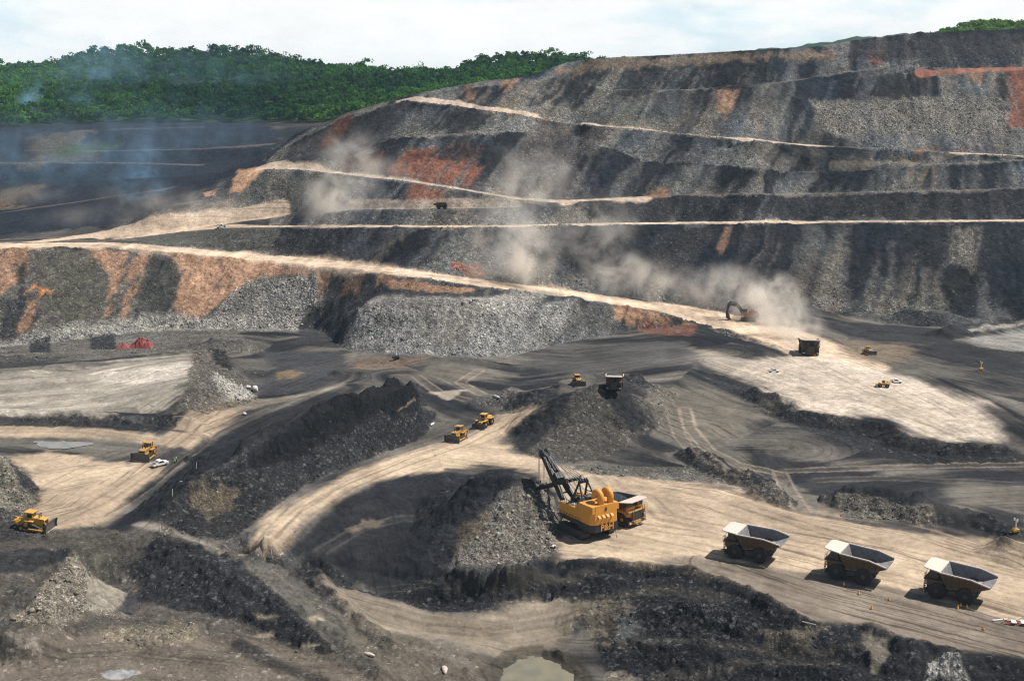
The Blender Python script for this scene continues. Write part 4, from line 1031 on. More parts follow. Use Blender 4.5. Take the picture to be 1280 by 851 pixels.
# ------------------------------------------------------------------ mining haul truck (12.9 m long)
def make_truck(bodymat, canopymat, sidemat):
    T = empty('haul_truck')
    e = MB()
    for s in (-1, 1): e.box((.8, s * .75, 2.0), (10.2, .45, .75), .06)
    e.box((3.6, 0, 1.78), (.9, 5.0, .6), .1); e.box((-2.3, 0, 1.78), (1.5, 3.6, 1.1), .25); e.box((4.9, 0, 1.35), (1.6, 3.2, .6), .08)
    e.box((.4, 2.1, 1.75), (2.2, 1.5, 1.3), .25); e.box((.5, -2.1, 1.75), (1.6, 1.4, 1.1), .3); e.cyl((-.2, -1.3, 1.7), (1.0, -.9, 3.2), .22); e.cyl((-.2, 1.3, 1.7), (1.0, .9, 3.2), .22)
    for s in (-1, 1): e.cyl((4.4, s * 2.0, 1.9), (4.2, s * 1.8, 3.6), .3)
    e.build('chassis', M['dark'], T)
    e = MB(); e.box((5.9, 0, 1.25), (.45, 6.3, .75), .08); e.box((6.1, 0, .95), (.25, 3.0, .3), .05); e.build('bumper', sidemat, T)
    e = MB(); e.box((5.15, 0, 2.75), (1.7, 3.0, 2.3), .1); g = e.build('engine_bay', sidemat, T)
    e = MB(); e.box((6.02, 0, 2.75), (.12, 2.5, 1.95), .03)
    for k in range(9): e.box((6.1, 0, 1.95 + k * .2), (.06, 2.4, .07))
    e.build('radiator', M['dark'], g)
    e = MB()
    e.box((4.4, 0, 4.02), (3.7, 6.7, .18), .04); e.box((4.6, -2.5, 3.3), (2.2, 1.4, 1.2), .1); e.box((4.6, 2.5, 3.3), (2.2, 1.4, 1.2), .1)
    for s in (-1, 1): e.prism([(2.2, 3.7), (2.4, 4.0), (5.3, 4.0), (5.6, 3.7)], s * 2.3, s * 3.5)
    e.box((4.7, -1.2, 4.6), (1.5, 1.6, .95), .1); e.cyl((5.2, -2.4, 4.1), (5.2, -2.4, 5.1), .35); e.cyl((5.2, -3.0, 4.1), (5.2, -3.0, 5.1), .35)
    e.build('deck', sidemat, T)
    e = MB(); e.box((4.25, 1.95, 5.08), (1.9, 1.75, 1.9), .12, taper=(.94, .95)); c = e.build('cab', sidemat, T)
    e = MB(); e.box((5.19, 1.95, 5.3), (.06, 1.4, .95), .02, ry=-.05); e.box((4.25, 2.83, 5.3), (1.4, .05, .9), .02); e.box((4.25, 1.07, 5.3), (1.4, .05, .9), .02); e.build('window', M['glass'], c)
    for s, yy in ((1, 1.9), (-1, -1.9)):                          # stair on each side of the radiator
        e = MB()
        for k in range(7): e.box((6.35 - k * .03, yy, 1.2 + k * .4), (.35, .75, .06))
        for q in (-.4, .4): e.tube([(6.5, yy + q, .9), (6.3, yy + q, 4.0), (6.1, yy + q, 5.0)], .04, 5)
        e.build('ladder', M['dark'], T)
    e = MB()
    for yy in (-3.3, 3.3): e.tube([(2.8, yy, 4.1), (2.8, yy, 5.1), (6.15, yy, 5.1), (6.15, yy, 4.1)], .035, 5); e.tube([(2.8, yy, 4.6), (6.15, yy, 4.6)], .03, 5)
    for a, b in ((-3.3, -2.3), (-1.5, 1.5), (2.3, 3.3)): e.tube([(6.15, a, 4.1), (6.15, a, 5.1), (6.15, b, 5.1), (6.15, b, 4.1)], .035, 5)
    e.build('handrail', sidemat, T)
    for s in (-1, 1):
        for q in (2.55, 3.0):
            e = MB(); e.cyl((6.13, s * q, 1.3), (6.2, s * q, 1.3), .17, n=10); e.build('headlight', M['lamp'], T)
    for x, y, s in ((3.6, 2.75, 1), (3.6, -2.75, -1), (-2.3, 2.05, 1), (-2.3, 3.2, 1), (-2.3, -2.05, -1), (-2.3, -3.2, -1)):
        wheel(T, x, y, 1.78, 1.02, s, M['brown'] if sidemat == M['brown'] else sidemat)
    # body: open tub with ducktail floor, canopy over the cab
    e = MB()
    e.mat(0)
    zf = [(1.6, 2.75), (-4.3, 3.35), (-6.9, 4.35)]
    w0, w1 = 3.05, 3.75
    for (xa, za), (xb, zb) in zip(zf[:-1], zf[1:]): e.slab([(xa, -w0, za), (xa, w0, za), (xb, w0, zb), (xb, -w0, zb)], -.22)
    e.slab([(1.6, -w0, 2.75), (2.95, -w1, 5.85), (2.95, w1, 5.85), (1.6, w0, 2.75)], .2)
    top = [(2.95, 6.05), (-3.4, 5.65), (-7.0, 4.75)]
    for s in (-1, 1):
        prof = [(1.6, 2.75), (2.95, 5.85), top[0], top[1], top[2], (-6.9, 4.3), (-4.3, 3.3)]
        vi = [(x, s * (w0 + (w1 - w0) * min(1, max(0, (z - 2.75) / 3.1))), z) for x, z in prof]
        vo_ = [(x, y + s * .16, z) for x, y, z in vi]; n = len(vi)
        e.mat(0).add(vi, [tuple(range(n)) if s > 0 else tuple(range(n - 1, -1, -1))])
        e.mat(1).add(vo_, [tuple(range(n - 1, -1, -1)) if s > 0 else tuple(range(n))])
        e.mat(2).add(vi + vo_, [(i, (i + 1) % n, n + (i + 1) % n, n + i) for i in range(n)])
        e.mat(1)
        for k in range(6):                                        # outside ribs
            x = 1.6 - k * 1.25; zt = np.interp(x, [-6.55, -3.4, 2.95], [4.7, 5.6, 6.0]); zb = np.interp(x, [-6.5, -4.3, 1.6], [4.25, 3.25, 2.7])
            yb, yt = [s * (w0 + (w1 - w0) * min(1, (z - 2.75) / 3.1) + s * 0 + .2) if s > 0 else -(w0 + (w1 - w0) * min(1, (z - 2.75) / 3.1) + .2) for z in (zb, zt)]
            e.tube([(x, yb, zb), (x, yt, zt)], .16, 4)
        e.mat(2); e.tube([(x, s * (w1 + .08), z) for x, z in top], .17, 6)
    e.mat(1)
    for k in range(4): e.box((.9 - k * 1.6, 0, 2.42 + k * .16), (.3, 5.6, .35), .04)
    bd = e.build('dump_body', [bodymat, sidemat, canopymat], T)
    e = MB()
    e.add([(2.9, -3.62, 5.9), (2.9, 3.62, 5.9), (5.7, 3.45, 6.3), (6.45, 2.9, 6.38), (6.45, -2.9, 6.38), (5.7, -3.45, 6.3)] + [(2.9, -3.62, 6.12), (2.9, 3.62, 6.12), (5.7, 3.45, 6.5), (6.45, 2.9, 6.56), (6.45, -2.9, 6.56), (5.7, -3.45, 6.5)],
          [(0, 1, 2, 5), (5, 2, 3, 4), (11, 8, 7, 6), (10, 9, 8, 11), (0, 6, 7, 1), (1, 7, 8, 2), (2, 8, 9, 3), (3, 9, 10, 4), (4, 10, 11, 5), (5, 11, 6, 0)])
    for yy in (-2.2, 0, 2.2): e.box((4.5, yy, 6.05), (3.0, .2, .22), .02, ry=-.13)
    e.build('canopy', canopymat, bd)
    return T

GRP = 'haul trucks in the coal pit'
tr = make_truck(M['steel'], M['pale'], M['brown'])
put(tr, 943, 696, 151); tag(tr, 'empty haul truck farthest along the queue, nearest the big orange shovel', 'dump truck', GRP)
for (u, v, a, lab) in ((1070, 722, 150, 'empty haul truck in the middle of the queue of three on tan ground'), (1197, 746, 147, 'empty haul truck last in the queue, orange markers beside its rear wheels')):
    c = copy_tree(tr); put(c, u, v, a); tag(c, lab, 'dump truck', GRP)
t2 = make_truck(M['steel'], M['pale'], M['yellow'])
put(t2, 774, 650, -46); tag(t2, 'loaded yellow haul truck standing right behind the orange shovel', 'dump truck', GRP)
LOADED = t2
t3 = make_truck(M['dark'], M['brown'], M['brown']); put(t3, 551, 261, 8, tilt=False); t3.scale = (.5, .5, .5); tag(t3, 'small dark haul truck on the bench between the two upper haul roads', 'dump truck', GRP)
for (u, v, a, lab) in ((1011, 442, -96, 'haul truck driving towards the viewer out of a dust cloud'), (768, 482, -97, 'haul truck with pale canopy on top of the coal spoil mound')):
    c = copy_tree(tr); put(c, u, v, a, tilt=u > 800); tag(c, lab, 'dump truck', GRP)
    if u < 800: c.scale = (.72, .72, .72)

# ------------------------------------------------------------------ electric rope shovel
S = empty('rope_shovel')
for s in (-1, 1):
    e = MB(); L = 4.9
    prof = [(-L, .75), (-L + .35, .15), (-L + .9, 0), (L - .9, 0), (L - .35, .15), (L, .75), (L - .1, 1.5), (L - .7, 2.05), (-L + .7, 2.05), (-L + .1, 1.5)]
    e.prism(prof, s * 2.9, s * 4.7)
    for k in range(30):
        x = -L + .5 + k * (2 * L - 1) / 29; e.box((x, s * 3.8, .02), (.22, 2.0, .12)); e.box((x, s * 3.8, 2.08), (.22, 2.0, .1))
    tk = e.build('crawler_track', M['track'], S)
    e = MB()
    for x in (-4.1, 4.1): e.cyl((x, s * 4.65, 1.05), (x, s * 4.85, 1.05), .8, n=16)
    for k in range(6): e.cyl((-2.7 + k * 1.08, s * 4.65, .55), (-2.7 + k * 1.08, s * 4.8, .55), .42, n=12)
    e.build('roller', M['dark'], tk)
e = MB(); e.box((0, 0, 1.5), (6.4, 6.0, 1.5), .2); e.cyl((0, 0, 2.1), (0, 0, 2.95), 2.7, n=28); e.build('carbody', M['black'], S)
e = MB()
e.box((-.6, 0, 3.2), (12.6, 7.6, .55), .05); e.build('revolving_frame', M['dark'], S)
e = MB()                                                          # counterweight band wrapped round the rear
def ring_prof(x0, x1, hw, ch): return [(x1, -hw), (x1, hw), (x0 + ch, hw), (x0, hw - ch), (x0, -hw + ch), (x0 + ch, -hw)]
def block(e, x0, x1, hw, ch, z0, z1, ins=0.0):
    a = ring_prof(x0, x1, hw, ch); b = ring_prof(x0 + ins, x1, hw - ins, ch); n = len(a)
    e.add([(x, y, z0) for x, y in a] + [(x, y, z1) for x, y in b], [tuple(range(n)), tuple(range(2 * n - 1, n - 1, -1))] + [(i, (i + 1) % n, n + (i + 1) % n, n + i) for i in range(n)])
block(e, -7.35, -2.2, 4.2, 1.0, 2.35, 4.05); cw = e.build('counterweight', M['black'], S)
fc = bpy.data.curves.new('lettering', 'FONT'); fc.body = 'P&H'; fc.size = 2.15; fc.extrude = .04; fc.offset = .045; fc.align_x = 'CENTER'; fc.align_y = 'CENTER'
fo = bpy.data.objects.new('lettering_tmp', fc); COL.objects.link(fo); bpy.context.view_layer.update()
tm = bpy.data.meshes.new_from_object(fo.evaluated_get(bpy.context.evaluated_depsgraph_get())); bpy.data.objects.remove(fo)
tm.materials.clear(); tm.materials.append(M['shovel']); tm.name = 'lettering'
lo = bpy.data.objects.new('lettering', tm); COL.objects.link(lo); lo.parent = cw
lo.matrix_local = Matrix(((0, 0, -1, -7.42), (-1, 0, 0, -.3), (0, 1, 0, 3.2), (0, 0, 0, 1)))
e = MB()
block(e, -7.2, 5.4, 4.05, .9, 4.07, 6.9, .05)
hs = e.build('machinery_house', M['shovel'], S)
e = MB(); e.prism([(-7.1, 6.9), (-.6, 6.9), (-1.9, 8.5), (-7.1, 8.5)], -3.95, 3.95); block(e, -7.16, -7.0, 3.2, .2, 6.85, 8.5); e.build('upper_house', M['shovel'], hs)
e = MB()
for k in range(9): e.box((.1 + k * .58, .2, 6.96), (.5, 6.6, .08), .01)
e.build('roof_boards', M['plank'], hs)
for k in range(4):
    e = MB(); y = 2.1 - k * 1.25
    e.prism([(-7.15, 6.3), (-7.85, 5.8), (-7.85, 5.45), (-7.15, 5.45)], y - .32, y + .32); e.build('vent_hood', M['shovel'], hs)
e = MB(); e.box((-7.23, 0, 7.6), (.1, .5, .9), .02); e.build('hatch', M['brown'], hs)
for y in (-2.3, .55):                                             # gooseneck air ducts
    e = MB(); r = .78
    path = [(-5.9, y, 8.4), (-5.9, y, 10.0)] + [(-5.9 + 1.15 * (1 - math.cos(a)), y + 0, 10.0 + 1.15 * math.sin(a)) for a in np.linspace(.2, math.pi, 10)] + [(-3.6, y, 9.55)]
    e.tube(path, [r] * (len(path) - 1) + [r * 1.12], 18); e.build('air_duct', M['shovel'], hs, True)
e = MB()                                                          # hoist machinery and motors on deck
e.box((-.2, 1.2, 7.5), (2.2, 2.0, 1.0), .15); e.cyl((1.6, -2.6, 7.7), (1.6, 1.2, 7.7), .85, n=18); e.cyl((3.2, -2.2, 7.4), (3.2, 2.0, 7.4), .6, n=16); e.box((.4, -2.4, 7.5), (1.6, 1.4, 1.1), .1)
for k in range(5): e.box((2.6 + .4 * (k % 2), -2.6 + k * 1.2, 7.3), (.9, .7, .7), .1)
for k in range(8): e.tube([(-1.0 + k * .7, 3.6, 6.9), (-1.0 + k * .7, 3.6, 7.9)], .05, 5)
e.tube([(-1, 3.6, 7.9), (4.9, 3.6, 7.9)], .05, 5); e.tube([(-1, -3.7, 7.9), (4.9, -3.7, 7.9)], .05, 5)
e.build('hoist_machinery', M['black'], S)
e = MB()
for s in (-1, 1):
    e.tube([(3.4, s * 2.0, 6.9), (1.4, s * 1.2, 12.0)], .26, 6); e.tube([(-1.2, s * 2.0, 7.4), (1.4, s * 1.2, 12.0)], .2, 6); e.tube([(2.4, s * 1.6, 9.4), (.2, s * 1.6, 9.6)], .13, 6)
e.tube([(1.4, -1.4, 12.0), (1.4, 1.4, 12.0)], .35, 8)
for y in (-1, -.4, .4, 1): e.cyl((1.4, y - .08, 12.2), (1.4, y + .08, 12.2), .55, n=14)
e.build('gantry', M['black'], S)
e = MB(); e.box((5.6, -2.9, 6.1), (2.6, 2.2, 2.7), .12); cb = e.build('operator_cab', M['shovel'], S)
e = MB(); e.box((6.93, -2.9, 6.5), (.06, 1.9, 1.5), .02); e.box((5.6, -4.03, 6.5), (2.1, .06, 1.3), .02); e.build('window', M['glass'], cb)
BF, BT = Vector((5.0, 0, 4.2)), Vector((17.0, 0, 15.2)); bd_ = (BT - BF).normalized(); bn_ = Vector((-bd_.z, 0, bd_.x))
e = MB()
for s in (-1, 1):
    P = lambda t, h, y: tuple(BF + (BT - BF) * t + bn_ * h + Vector((0, y, 0)))
    y0, y1, y2 = s * 1.7, s * 1.05, s * .75
    secs = [(0, -.35, .35, s * 2.0), (.35, -.85, .85, s * 1.35), (.62, -.75, .75, s * 1.1), (1.0, -.4, .4, s * .8)]
    vs = []
    for t, a, b, y in secs: vs += [P(t, a, y - .28), P(t, b, y - .28), P(t, b, y + .28), P(t, a, y + .28)]
    fs = [(0, 1, 2, 3), (15, 14, 13, 12)] + [(i * 4 + k, i * 4 + (k + 1) % 4, i * 4 + 4 + (k + 1) % 4, i * 4 + 4 + k) for i in range(3) for k in range(4)]
    e.add(vs, fs)
for t in (.12, .3, .5, .62, .75, .88): e.tube([P(t, 0, -1.5 + t * .5), P(t, 0, 1.5 - t * .5)], .24, 6)
e.tube([P(.66, .6, 0), P(.97, .4, 0)], .4, 6)
e.box(P(.55, 1.1, 0), (1.8, 2.6, 1.0), .1, ry=-math.atan2(bd_.z, bd_.x)); e.tube([P(.1, .9, 1.2), P(.95, .9, .8)], .05, 4); e.tube([P(.1, .9, -1.2), P(.95, .9, -.8)], .05, 4)
bo = e.build('boom', M['black'], S)
for y in (-.75, .75):
    e = MB(); e.lathe_y((BT.x, y, BT.z), [(1.0, -.16), (1.18, -.16), (1.05, 0), (1.18, .16), (1.0, .16)], 24); e.build('sheave', M['dark'], bo)
SH = BF + (BT - BF) * .47                                        # shipper shaft
ST0, ST1 = Vector((SH.x - 5.6, 0, SH.z + 2.1)), Vector((SH.x + 7.6, 0, SH.z - 3.6))
e = MB()
for s in (-1, 1):
    dv = (ST1 - ST0); e.box(tuple((ST0 + ST1) / 2 + Vector((0, s * 2.1, .3))), (dv.length, .55, .95), .06, ry=-math.atan2(dv.z, dv.x))
e.tube([tuple(ST0 + Vector((.4, -2.1, .3))), tuple(ST0 + Vector((.4, 2.1, .3)))], .3, 6); e.tube([(SH.x, -2.5, SH.z), (SH.x, 2.5, SH.z)], .5, 10)
e.build('dipper_handle', M['black'], S)
e = MB(); D = ST1 + Vector((.6, 0, -1.2))
e.M = Matrix.Translation(D) @ Matrix.Rotation(math.radians(-12), 4, 'Y')
for q in ([(-1.3, -1.6, -1.7), (1.6, -1.7, -1.9), (2.0, -1.8, 1.5), (-1.1, -1.6, 1.6)], [(-1.1, 1.6, 1.6), (2.0, 1.8, 1.5), (1.6, 1.7, -1.9), (-1.3, 1.6, -1.7)], [(-1.3, 1.6, -1.7), (-1.3, -1.6, -1.7), (-1.1, -1.6, 1.6), (-1.1, 1.6, 1.6)], [(1.6, -1.7, -1.9), (1.6, 1.7, -1.9), (2.0, 1.8, 1.5), (2.0, -1.8, 1.5)]): e.slab(q, .22)
e.box((.3, 0, -1.9), (3.1, 3.5, .2), .04)
for k in range(6): e.box((2.2, -1.5 + k * .6, 1.9), (.35, .3, .9), .05)
e.tube([(0, -1.7, 1.7), (-.6, -1.2, 3.0), (-.6, 1.2, 3.0), (0, 1.7, 1.7)], .22, 6)
e.build('dipper', M['dark'], S)
e = MB(); bail = D + Vector((-.6, 0, 3.0))
for y in (-.9, -.6, .6, .9):
    e.tube([(BT.x + 1.0, y, BT.z + .3), (bail.x, y, bail.z)], .06, 5); e.tube([(BT.x - .3, y, BT.z + 1.1), (1.8, y * .8, 8.4)], .06, 5)
for y in (-1.1, -.35, .35, 1.1): e.tube([(BT.x - .2, y * .7, BT.z + .6), (1.5, y, 12.3)], .075, 5)
e.build('hoist_rope', M['rope'], S)
e = MB(); e.tube([(-7.0, -3.0, 2.5), (-7.6, -3.0, .1)], .06, 5); e.build('trailing_cable', M['cable'], S)
e = MB()
for k in range(8): e.box((5.3 - k * .3, 4.5, 1.1 + k * .42), (.3, .7, .05))
e.tube([(5.6, 4.2, 1.0), (3.0, 4.2, 4.6)], .05, 4); e.tube([(5.6, 4.8, 1.0), (3.0, 4.8, 4.6)], .05, 4); e.build('ladder', M['dark'], S)
e = MB(); e.box((1, 4.4, 4.1), (8.5, .8, .1)); e.tube([(-3, 4.75, 5.1), (5.3, 4.75, 5.1)], .04, 4)
for k in range(8): e.tube([(-3 + k * 1.18, 4.75, 4.1), (-3 + k * 1.18, 4.75, 5.1)], .035, 4)
e.build('walkway', M['dark'], S)
put(S, 733, 664, 125, tilt=False)
tag(S, 'big orange electric mining shovel with dark boom digging at the rock heap', 'mining shovel')

# ------------------------------------------------------------------ track dozer
def make_dozer(pm):
    T = empty('bulldozer')
    for s in (-1, 1):
        e = MB(); y0, y1 = s * 1.25, s * 2.05
        prof = [(-2.95, .55), (-2.6, .12), (-2.2, 0), (2.3, 0), (2.7, .12), (3.0, .55), (2.75, 1.0), (2.2, 1.15), (-.6, 2.1), (-1.1, 2.25), (-1.65, 2.1), (-1.9, 1.75)]
        e.prism(prof, y0, y1)
        for k in range(16): e.box((-2.4 + k * .31, s * 1.65, 0), (.1, .86, .12))
        for k in range(9): e.box((-.6 + k * .34, s * 1.65, 2.13 - k * .118), (.16, .86, .1), ry=.33)
        tk = e.build('track', M['track'], T)
        e = MB(); e.cyl((2.35, s * 2.02, .6), (2.35, s * 2.12, .6), .45, n=14); e.cyl((-2.4, s * 2.02, .6), (-2.4, s * 2.12, .6), .42, n=14); e.cyl((-1.1, s * 2.02, 1.6), (-1.1, s * 2.14, 1.6), .52, n=14)
        for k in range(5): e.cyl((-1.5 + k * .75, s * 2.02, .35), (-1.5 + k * .75, s * 2.1, .35), .26, n=10)
        e.build('roller', pm, tk)
    e = MB(); e.box((.2, 0, 1.35), (5.0, 2.3, 1.0), .1); e.prism([(.1, 1.8), (3.0, 1.8), (3.1, 2.7), (2.9, 2.95), (.1, 3.15)], -1.0, 1.0); e.prism([(-2.9, 1.6), (-1.2, 1.6), (-1.2, 2.9), (-2.6, 2.7)], -1.3, 1.3)
    e.box((-.6, 1.5, 2.35), (2.2, .8, .35), .08); e.box((-.6, -1.5, 2.35), (2.2, .8, .35), .08); bdy = e.build('hull', pm, T)
    e = MB(); e.box((3.1, 0, 2.2), (.1, 1.6, 1.0), .02); e.build('grille', M['dark'], bdy)
    for y in (-.45, .45):
        e = MB(); e.cyl((1.5, y, 3.0), (1.5, y, 4.1), .13, n=8); e.build('exhaust', M['dark'], bdy)
    e = MB(); e.box((-.75, 0, 3.3), (1.7, 1.9, 1.7), .12, taper=(.88, .9)); cb = e.build('cab', pm, T)
    e = MB(); e.box((.08, 0, 3.45), (.06, 1.45, 1.1), .02, ry=-.06); e.box((-.75, .93, 3.45), (1.2, .06, 1.0), .02); e.box((-.75, -.93, 3.45), (1.2, .06, 1.0), .02); e.box((-1.56, 0, 3.45), (.06, 1.4, 1.0), .02); e.build('window', M['glass'], cb)
    e = MB(); e.box((-.8, 0, 4.32), (2.3, 2.5, .2), .06)
    for s in (-1, 1): e.box((-1.75, s * 1.15, 3.3), (.22, .22, 2.0), .03)
    e.build('canopy', pm, cb)
    e = MB(); n = 7; pf = [(4.05 + .55 * (1 - math.cos((i / (n - 1) - .45) * 1.9)) - .1, .05 + 2.25 * i / (n - 1)) for i in range(n)]
    e.prism(pf + [(x - .18, z) for x, z in pf[::-1]], -2.75, 2.75)
    for s in (-1, 1): e.prism([(x, z) for x, z in pf] + [(x + .35, z) for x, z in pf[::-1]], s * 2.62, s * 2.8)
    e.box((4.2, 0, 2.35), (.2, 3.2, .45), .03); bl = e.build('blade', M['blade'], T)
    e = MB(); e.box((4.25, 0, .1), (.18, 5.5, .25), .02); e.build('cutting_edge', M['plank'], bl)
    for s in (-1, 1):
        e = MB(); e.tube([(-.3, s * 2.25, .75), (3.9, s * 2.35, .6)], .2, 6); e.tube([(2.9, s * .9, 2.4), (4.0, s * 1.1, 1.3)], .12, 6); e.build('push_arm', pm, T)
    e = MB(); e.box((-3.4, 0, 1.6), (.5, 2.4, .4), .05)
    for y in (-.9, .9): e.tube([(-2.8, y, 2.0), (-4.3, y, 2.1)], .14, 6); e.tube([(-2.8, y, 1.1), (-4.2, y, 1.2)], .14, 6)
    e.box((-4.4, 0, 1.7), (.45, 2.6, .9), .06)
    e.prism([(-4.75, 2.6), (-4.3, 2.6), (-4.35, .9), (-4.15, .25), (-4.45, .5), (-4.75, 1.2)], -.16, .16); e.build('ripper', pm, T)
    return T
GD = 'bulldozers working in the pit'
dz_ = make_dozer(M['bright'])
put(dz_, 43, 660, -8); tag(dz_, 'yellow bulldozer with raised ripper at the lower left edge of the tan ground', 'bulldozer', GD)
dd = make_dozer(M['yellow'])
put(dd, 183, 571, -99); tag(dd, 'bulldozer facing the viewer with a wide steel blade beside the white pickup', 'bulldozer', GD)
for u, v, a, lab in ((573, 549, -117, 'tracked bulldozer with dark blade, nearer of the two machines beside the curved tan road'), (722, 480, -80, 'bulldozer on the spoil mound left of the truck with the pale canopy'),
                     (1085, 443, -76, 'small bulldozer on brown ground right of the dusty truck')):
    c = copy_tree(dd); put(c, u, v, a); tag(c, lab, 'bulldozer', GD)
    k_ = .92 if u < 600 else .72; c.scale = (k_, k_, k_)

# ------------------------------------------------------------------ wheel dozer
def make_wheel_dozer(pm):
    T = empty('wheel_dozer')
    e = MB(); e.box((-2.1, 0, 2.2), (3.4, 2.1, 1.6), .18, taper=(.96, .9)); e.box((-.2, 0, 1.5), (1.4, 1.2, 1.0), .1); e.box((1.9, 0, 1.6), (2.6, 1.5, 1.1), .12); bd2 = e.build('hull', pm, T)
    e = MB(); e.cyl((-1.6, .5, 3.0), (-1.6, .5, 3.9), .12, n=8); e.cyl((-2.2, -.4, 3.0), (-2.2, -.4, 3.5), .22, n=10); e.build('exhaust', M['dark'], bd2)
    e = MB()
    for s in (-1, 1): e.box((-2.0, s * 1.6, 2.55), (2.6, .9, .15), .04); e.box((2.0, s * 1.6, 2.5), (2.4, .9, .15), .04)
    e.build('mudguard', pm, bd2)
    e = MB(); e.box((.1, 0, 3.35), (1.7, 1.8, 1.7), .1, taper=(.9, .92)); cb = e.build('cab', pm, T)
    e = MB(); e.box((.92, 0, 3.5), (.06, 1.4, 1.1), .02); e.box((.1, .89, 3.5), (1.2, .05, 1.0)); e.box((.1, -.89, 3.5), (1.2, .05, 1.0)); e.box((-.72, 0, 3.5), (.06, 1.4, 1.0)); e.build('window', M['glass'], cb)
    e = MB(); e.box((.1, 0, 4.3), (2.3, 2.3, .2), .06); e.build('canopy', pm, cb)
    for x in (-2.0, 2.1):
        for s in (-1, 1): wheel(T, x, s * 1.55, 1.15, .9, s, pm)
    e = MB(); pf = [(4.15 + .4 * (1 - math.cos((i / 5 - .45) * 1.9)), .05 + 1.6 * i / 5) for i in range(6)]
    e.prism(pf + [(x - .16, z) for x, z in pf[::-1]], -2.6, 2.6); e.box((4.2, 0, 1.75), (.12, 4.2, .35)); bl = e.build('blade', M['blade'], T)
    e = MB(); e.box((4.3, 0, .1), (.2, 5.2, .25), .02); e.build('cutting_edge', M['plank'], bl)
    for s in (-1, 1): e = MB(); e.tube([(1.6, s * .85, 1.0), (4.0, s * 1.3, .6)], .2, 6); e.tube([(2.4, s * .6, 2.2), (4.0, s * .7, 1.2)], .13, 6); e.build('push_arm', pm, T)
    return T
wd = make_wheel_dozer(M['bright'])
put(wd, 606, 532, -120); tag(wd, 'yellow wheel dozer on big tyres, farther of the two machines on the curved road', 'wheel dozer', GD)
wd.scale = (.9, .9, .9); c = copy_tree(wd); put(c, 1104, 484, 172); c.scale = (.58, .58, .58); tag(c, 'yellow wheel dozer alone on the pale dusty ground', 'wheel dozer', GD)

# ------------------------------------------------------------------ hydraulic excavator
T = empty('excavator')
for s in (-1, 1):
    e = MB(); e.prism([(-3.3, .6), (-2.8, 0), (2.8, 0), (3.3, .6), (3.0, 1.3), (-3.0, 1.3)], s * 1.4, s * 2.4)
    for k in range(14): e.box((-2.8 + k * .43, s * 1.9, .02), (.14, 1.1, .1))
    e.build('track', M['track'], T)
e = MB(); e.cyl((0, 0, 1.0), (0, 0, 1.9), 1.4, n=18); e.box((0, 0, 1.0), (3.0, 3.0, .7), .1); e.build('undercarriage', M['dark'], T)
e = MB(); e.box((-1.4, 0, 2.9), (6.4, 4.6, 2.0), .2); e.box((-2.2, -.3, 4.2), (3.6, 3.4, .8), .15); e.box((-4.4, 0, 2.8), (.9, 4.4, 1.7), .2); up = e.build('house', M['red'], T)
e = MB(); e.cyl((-2.4, .9, 4.4), (-2.4, .9, 5.3), .18, n=8); e.cyl((-1.6, -1.2, 4.4), (-1.6, -1.2, 4.9), .3, n=8); e.build('exhaust', M['dark'], up)
e = MB(); e.box((1.5, 1.6, 4.6), (2.0, 1.5, 2.4), .12); cb = e.build('cab', M['red'], T)
e = MB(); e.box((2.52, 1.6, 4.9), (.06, 1.2, 1.6)); e.box((1.5, 2.36, 4.9), (1.6, .06, 1.4)); e.build('window', M['glass'], cb)
BM = [Vector((1.6, 0, 3.0)), Vector((5.0, 0, 7.2)), Vector((8.6, 0, 7.6))]
def beam(e, path, hs, w):
    for (a, b, h0, h1) in zip(path[:-1], path[1:], hs[:-1], hs[1:]):
        d = (b - a).normalized(); n = Vector((-d.z, 0, d.x)); a2, b2 = a - d * .1, b + d * .1
        e.prism([tuple((a2 + n * h0).xz), tuple((b2 + n * h1).xz), tuple((b2 - n * h1).xz), tuple((a2 - n * h0).xz)], -w, w)
e = MB(); beam(e, BM, [.5, .85, .5], .45); e.tube([(2.6, .7, 2.6), (4.4, .7, 6.0)], .2, 6); e.tube([(2.6, -.7, 2.6), (4.4, -.7, 6.0)], .2, 6); e.tube([(4.8, 0, 8.2), (8.2, 0, 8.7)], .18, 6); e.build('boom', M['black'], T)
e = MB(); beam(e, [Vector((8.0, 0, 8.6)), Vector((8.8, 0, 7.2)), Vector((9.6, 0, 3.4))], [.4, .6, .35], .35); e.build('stick', M['black'], T)
e = MB(); e.prism([(9.0, 3.6), (10.0, 3.3), (9.9, 1.4), (8.6, .5), (8.0, .9), (8.3, 2.6)], -1.1, 1.1)
for k in range(5): e.prism([(8.1, .9), (7.5, .75), (8.2, .6)], -1.0 + k * .45, -.8 + k * .45)
e.build('bucket', M['dark'], T)
put(T, 935, 401, 172, tilt=False); tag(T, 'red excavator with dark arm standing in dust beside the haul road', 'excavator')

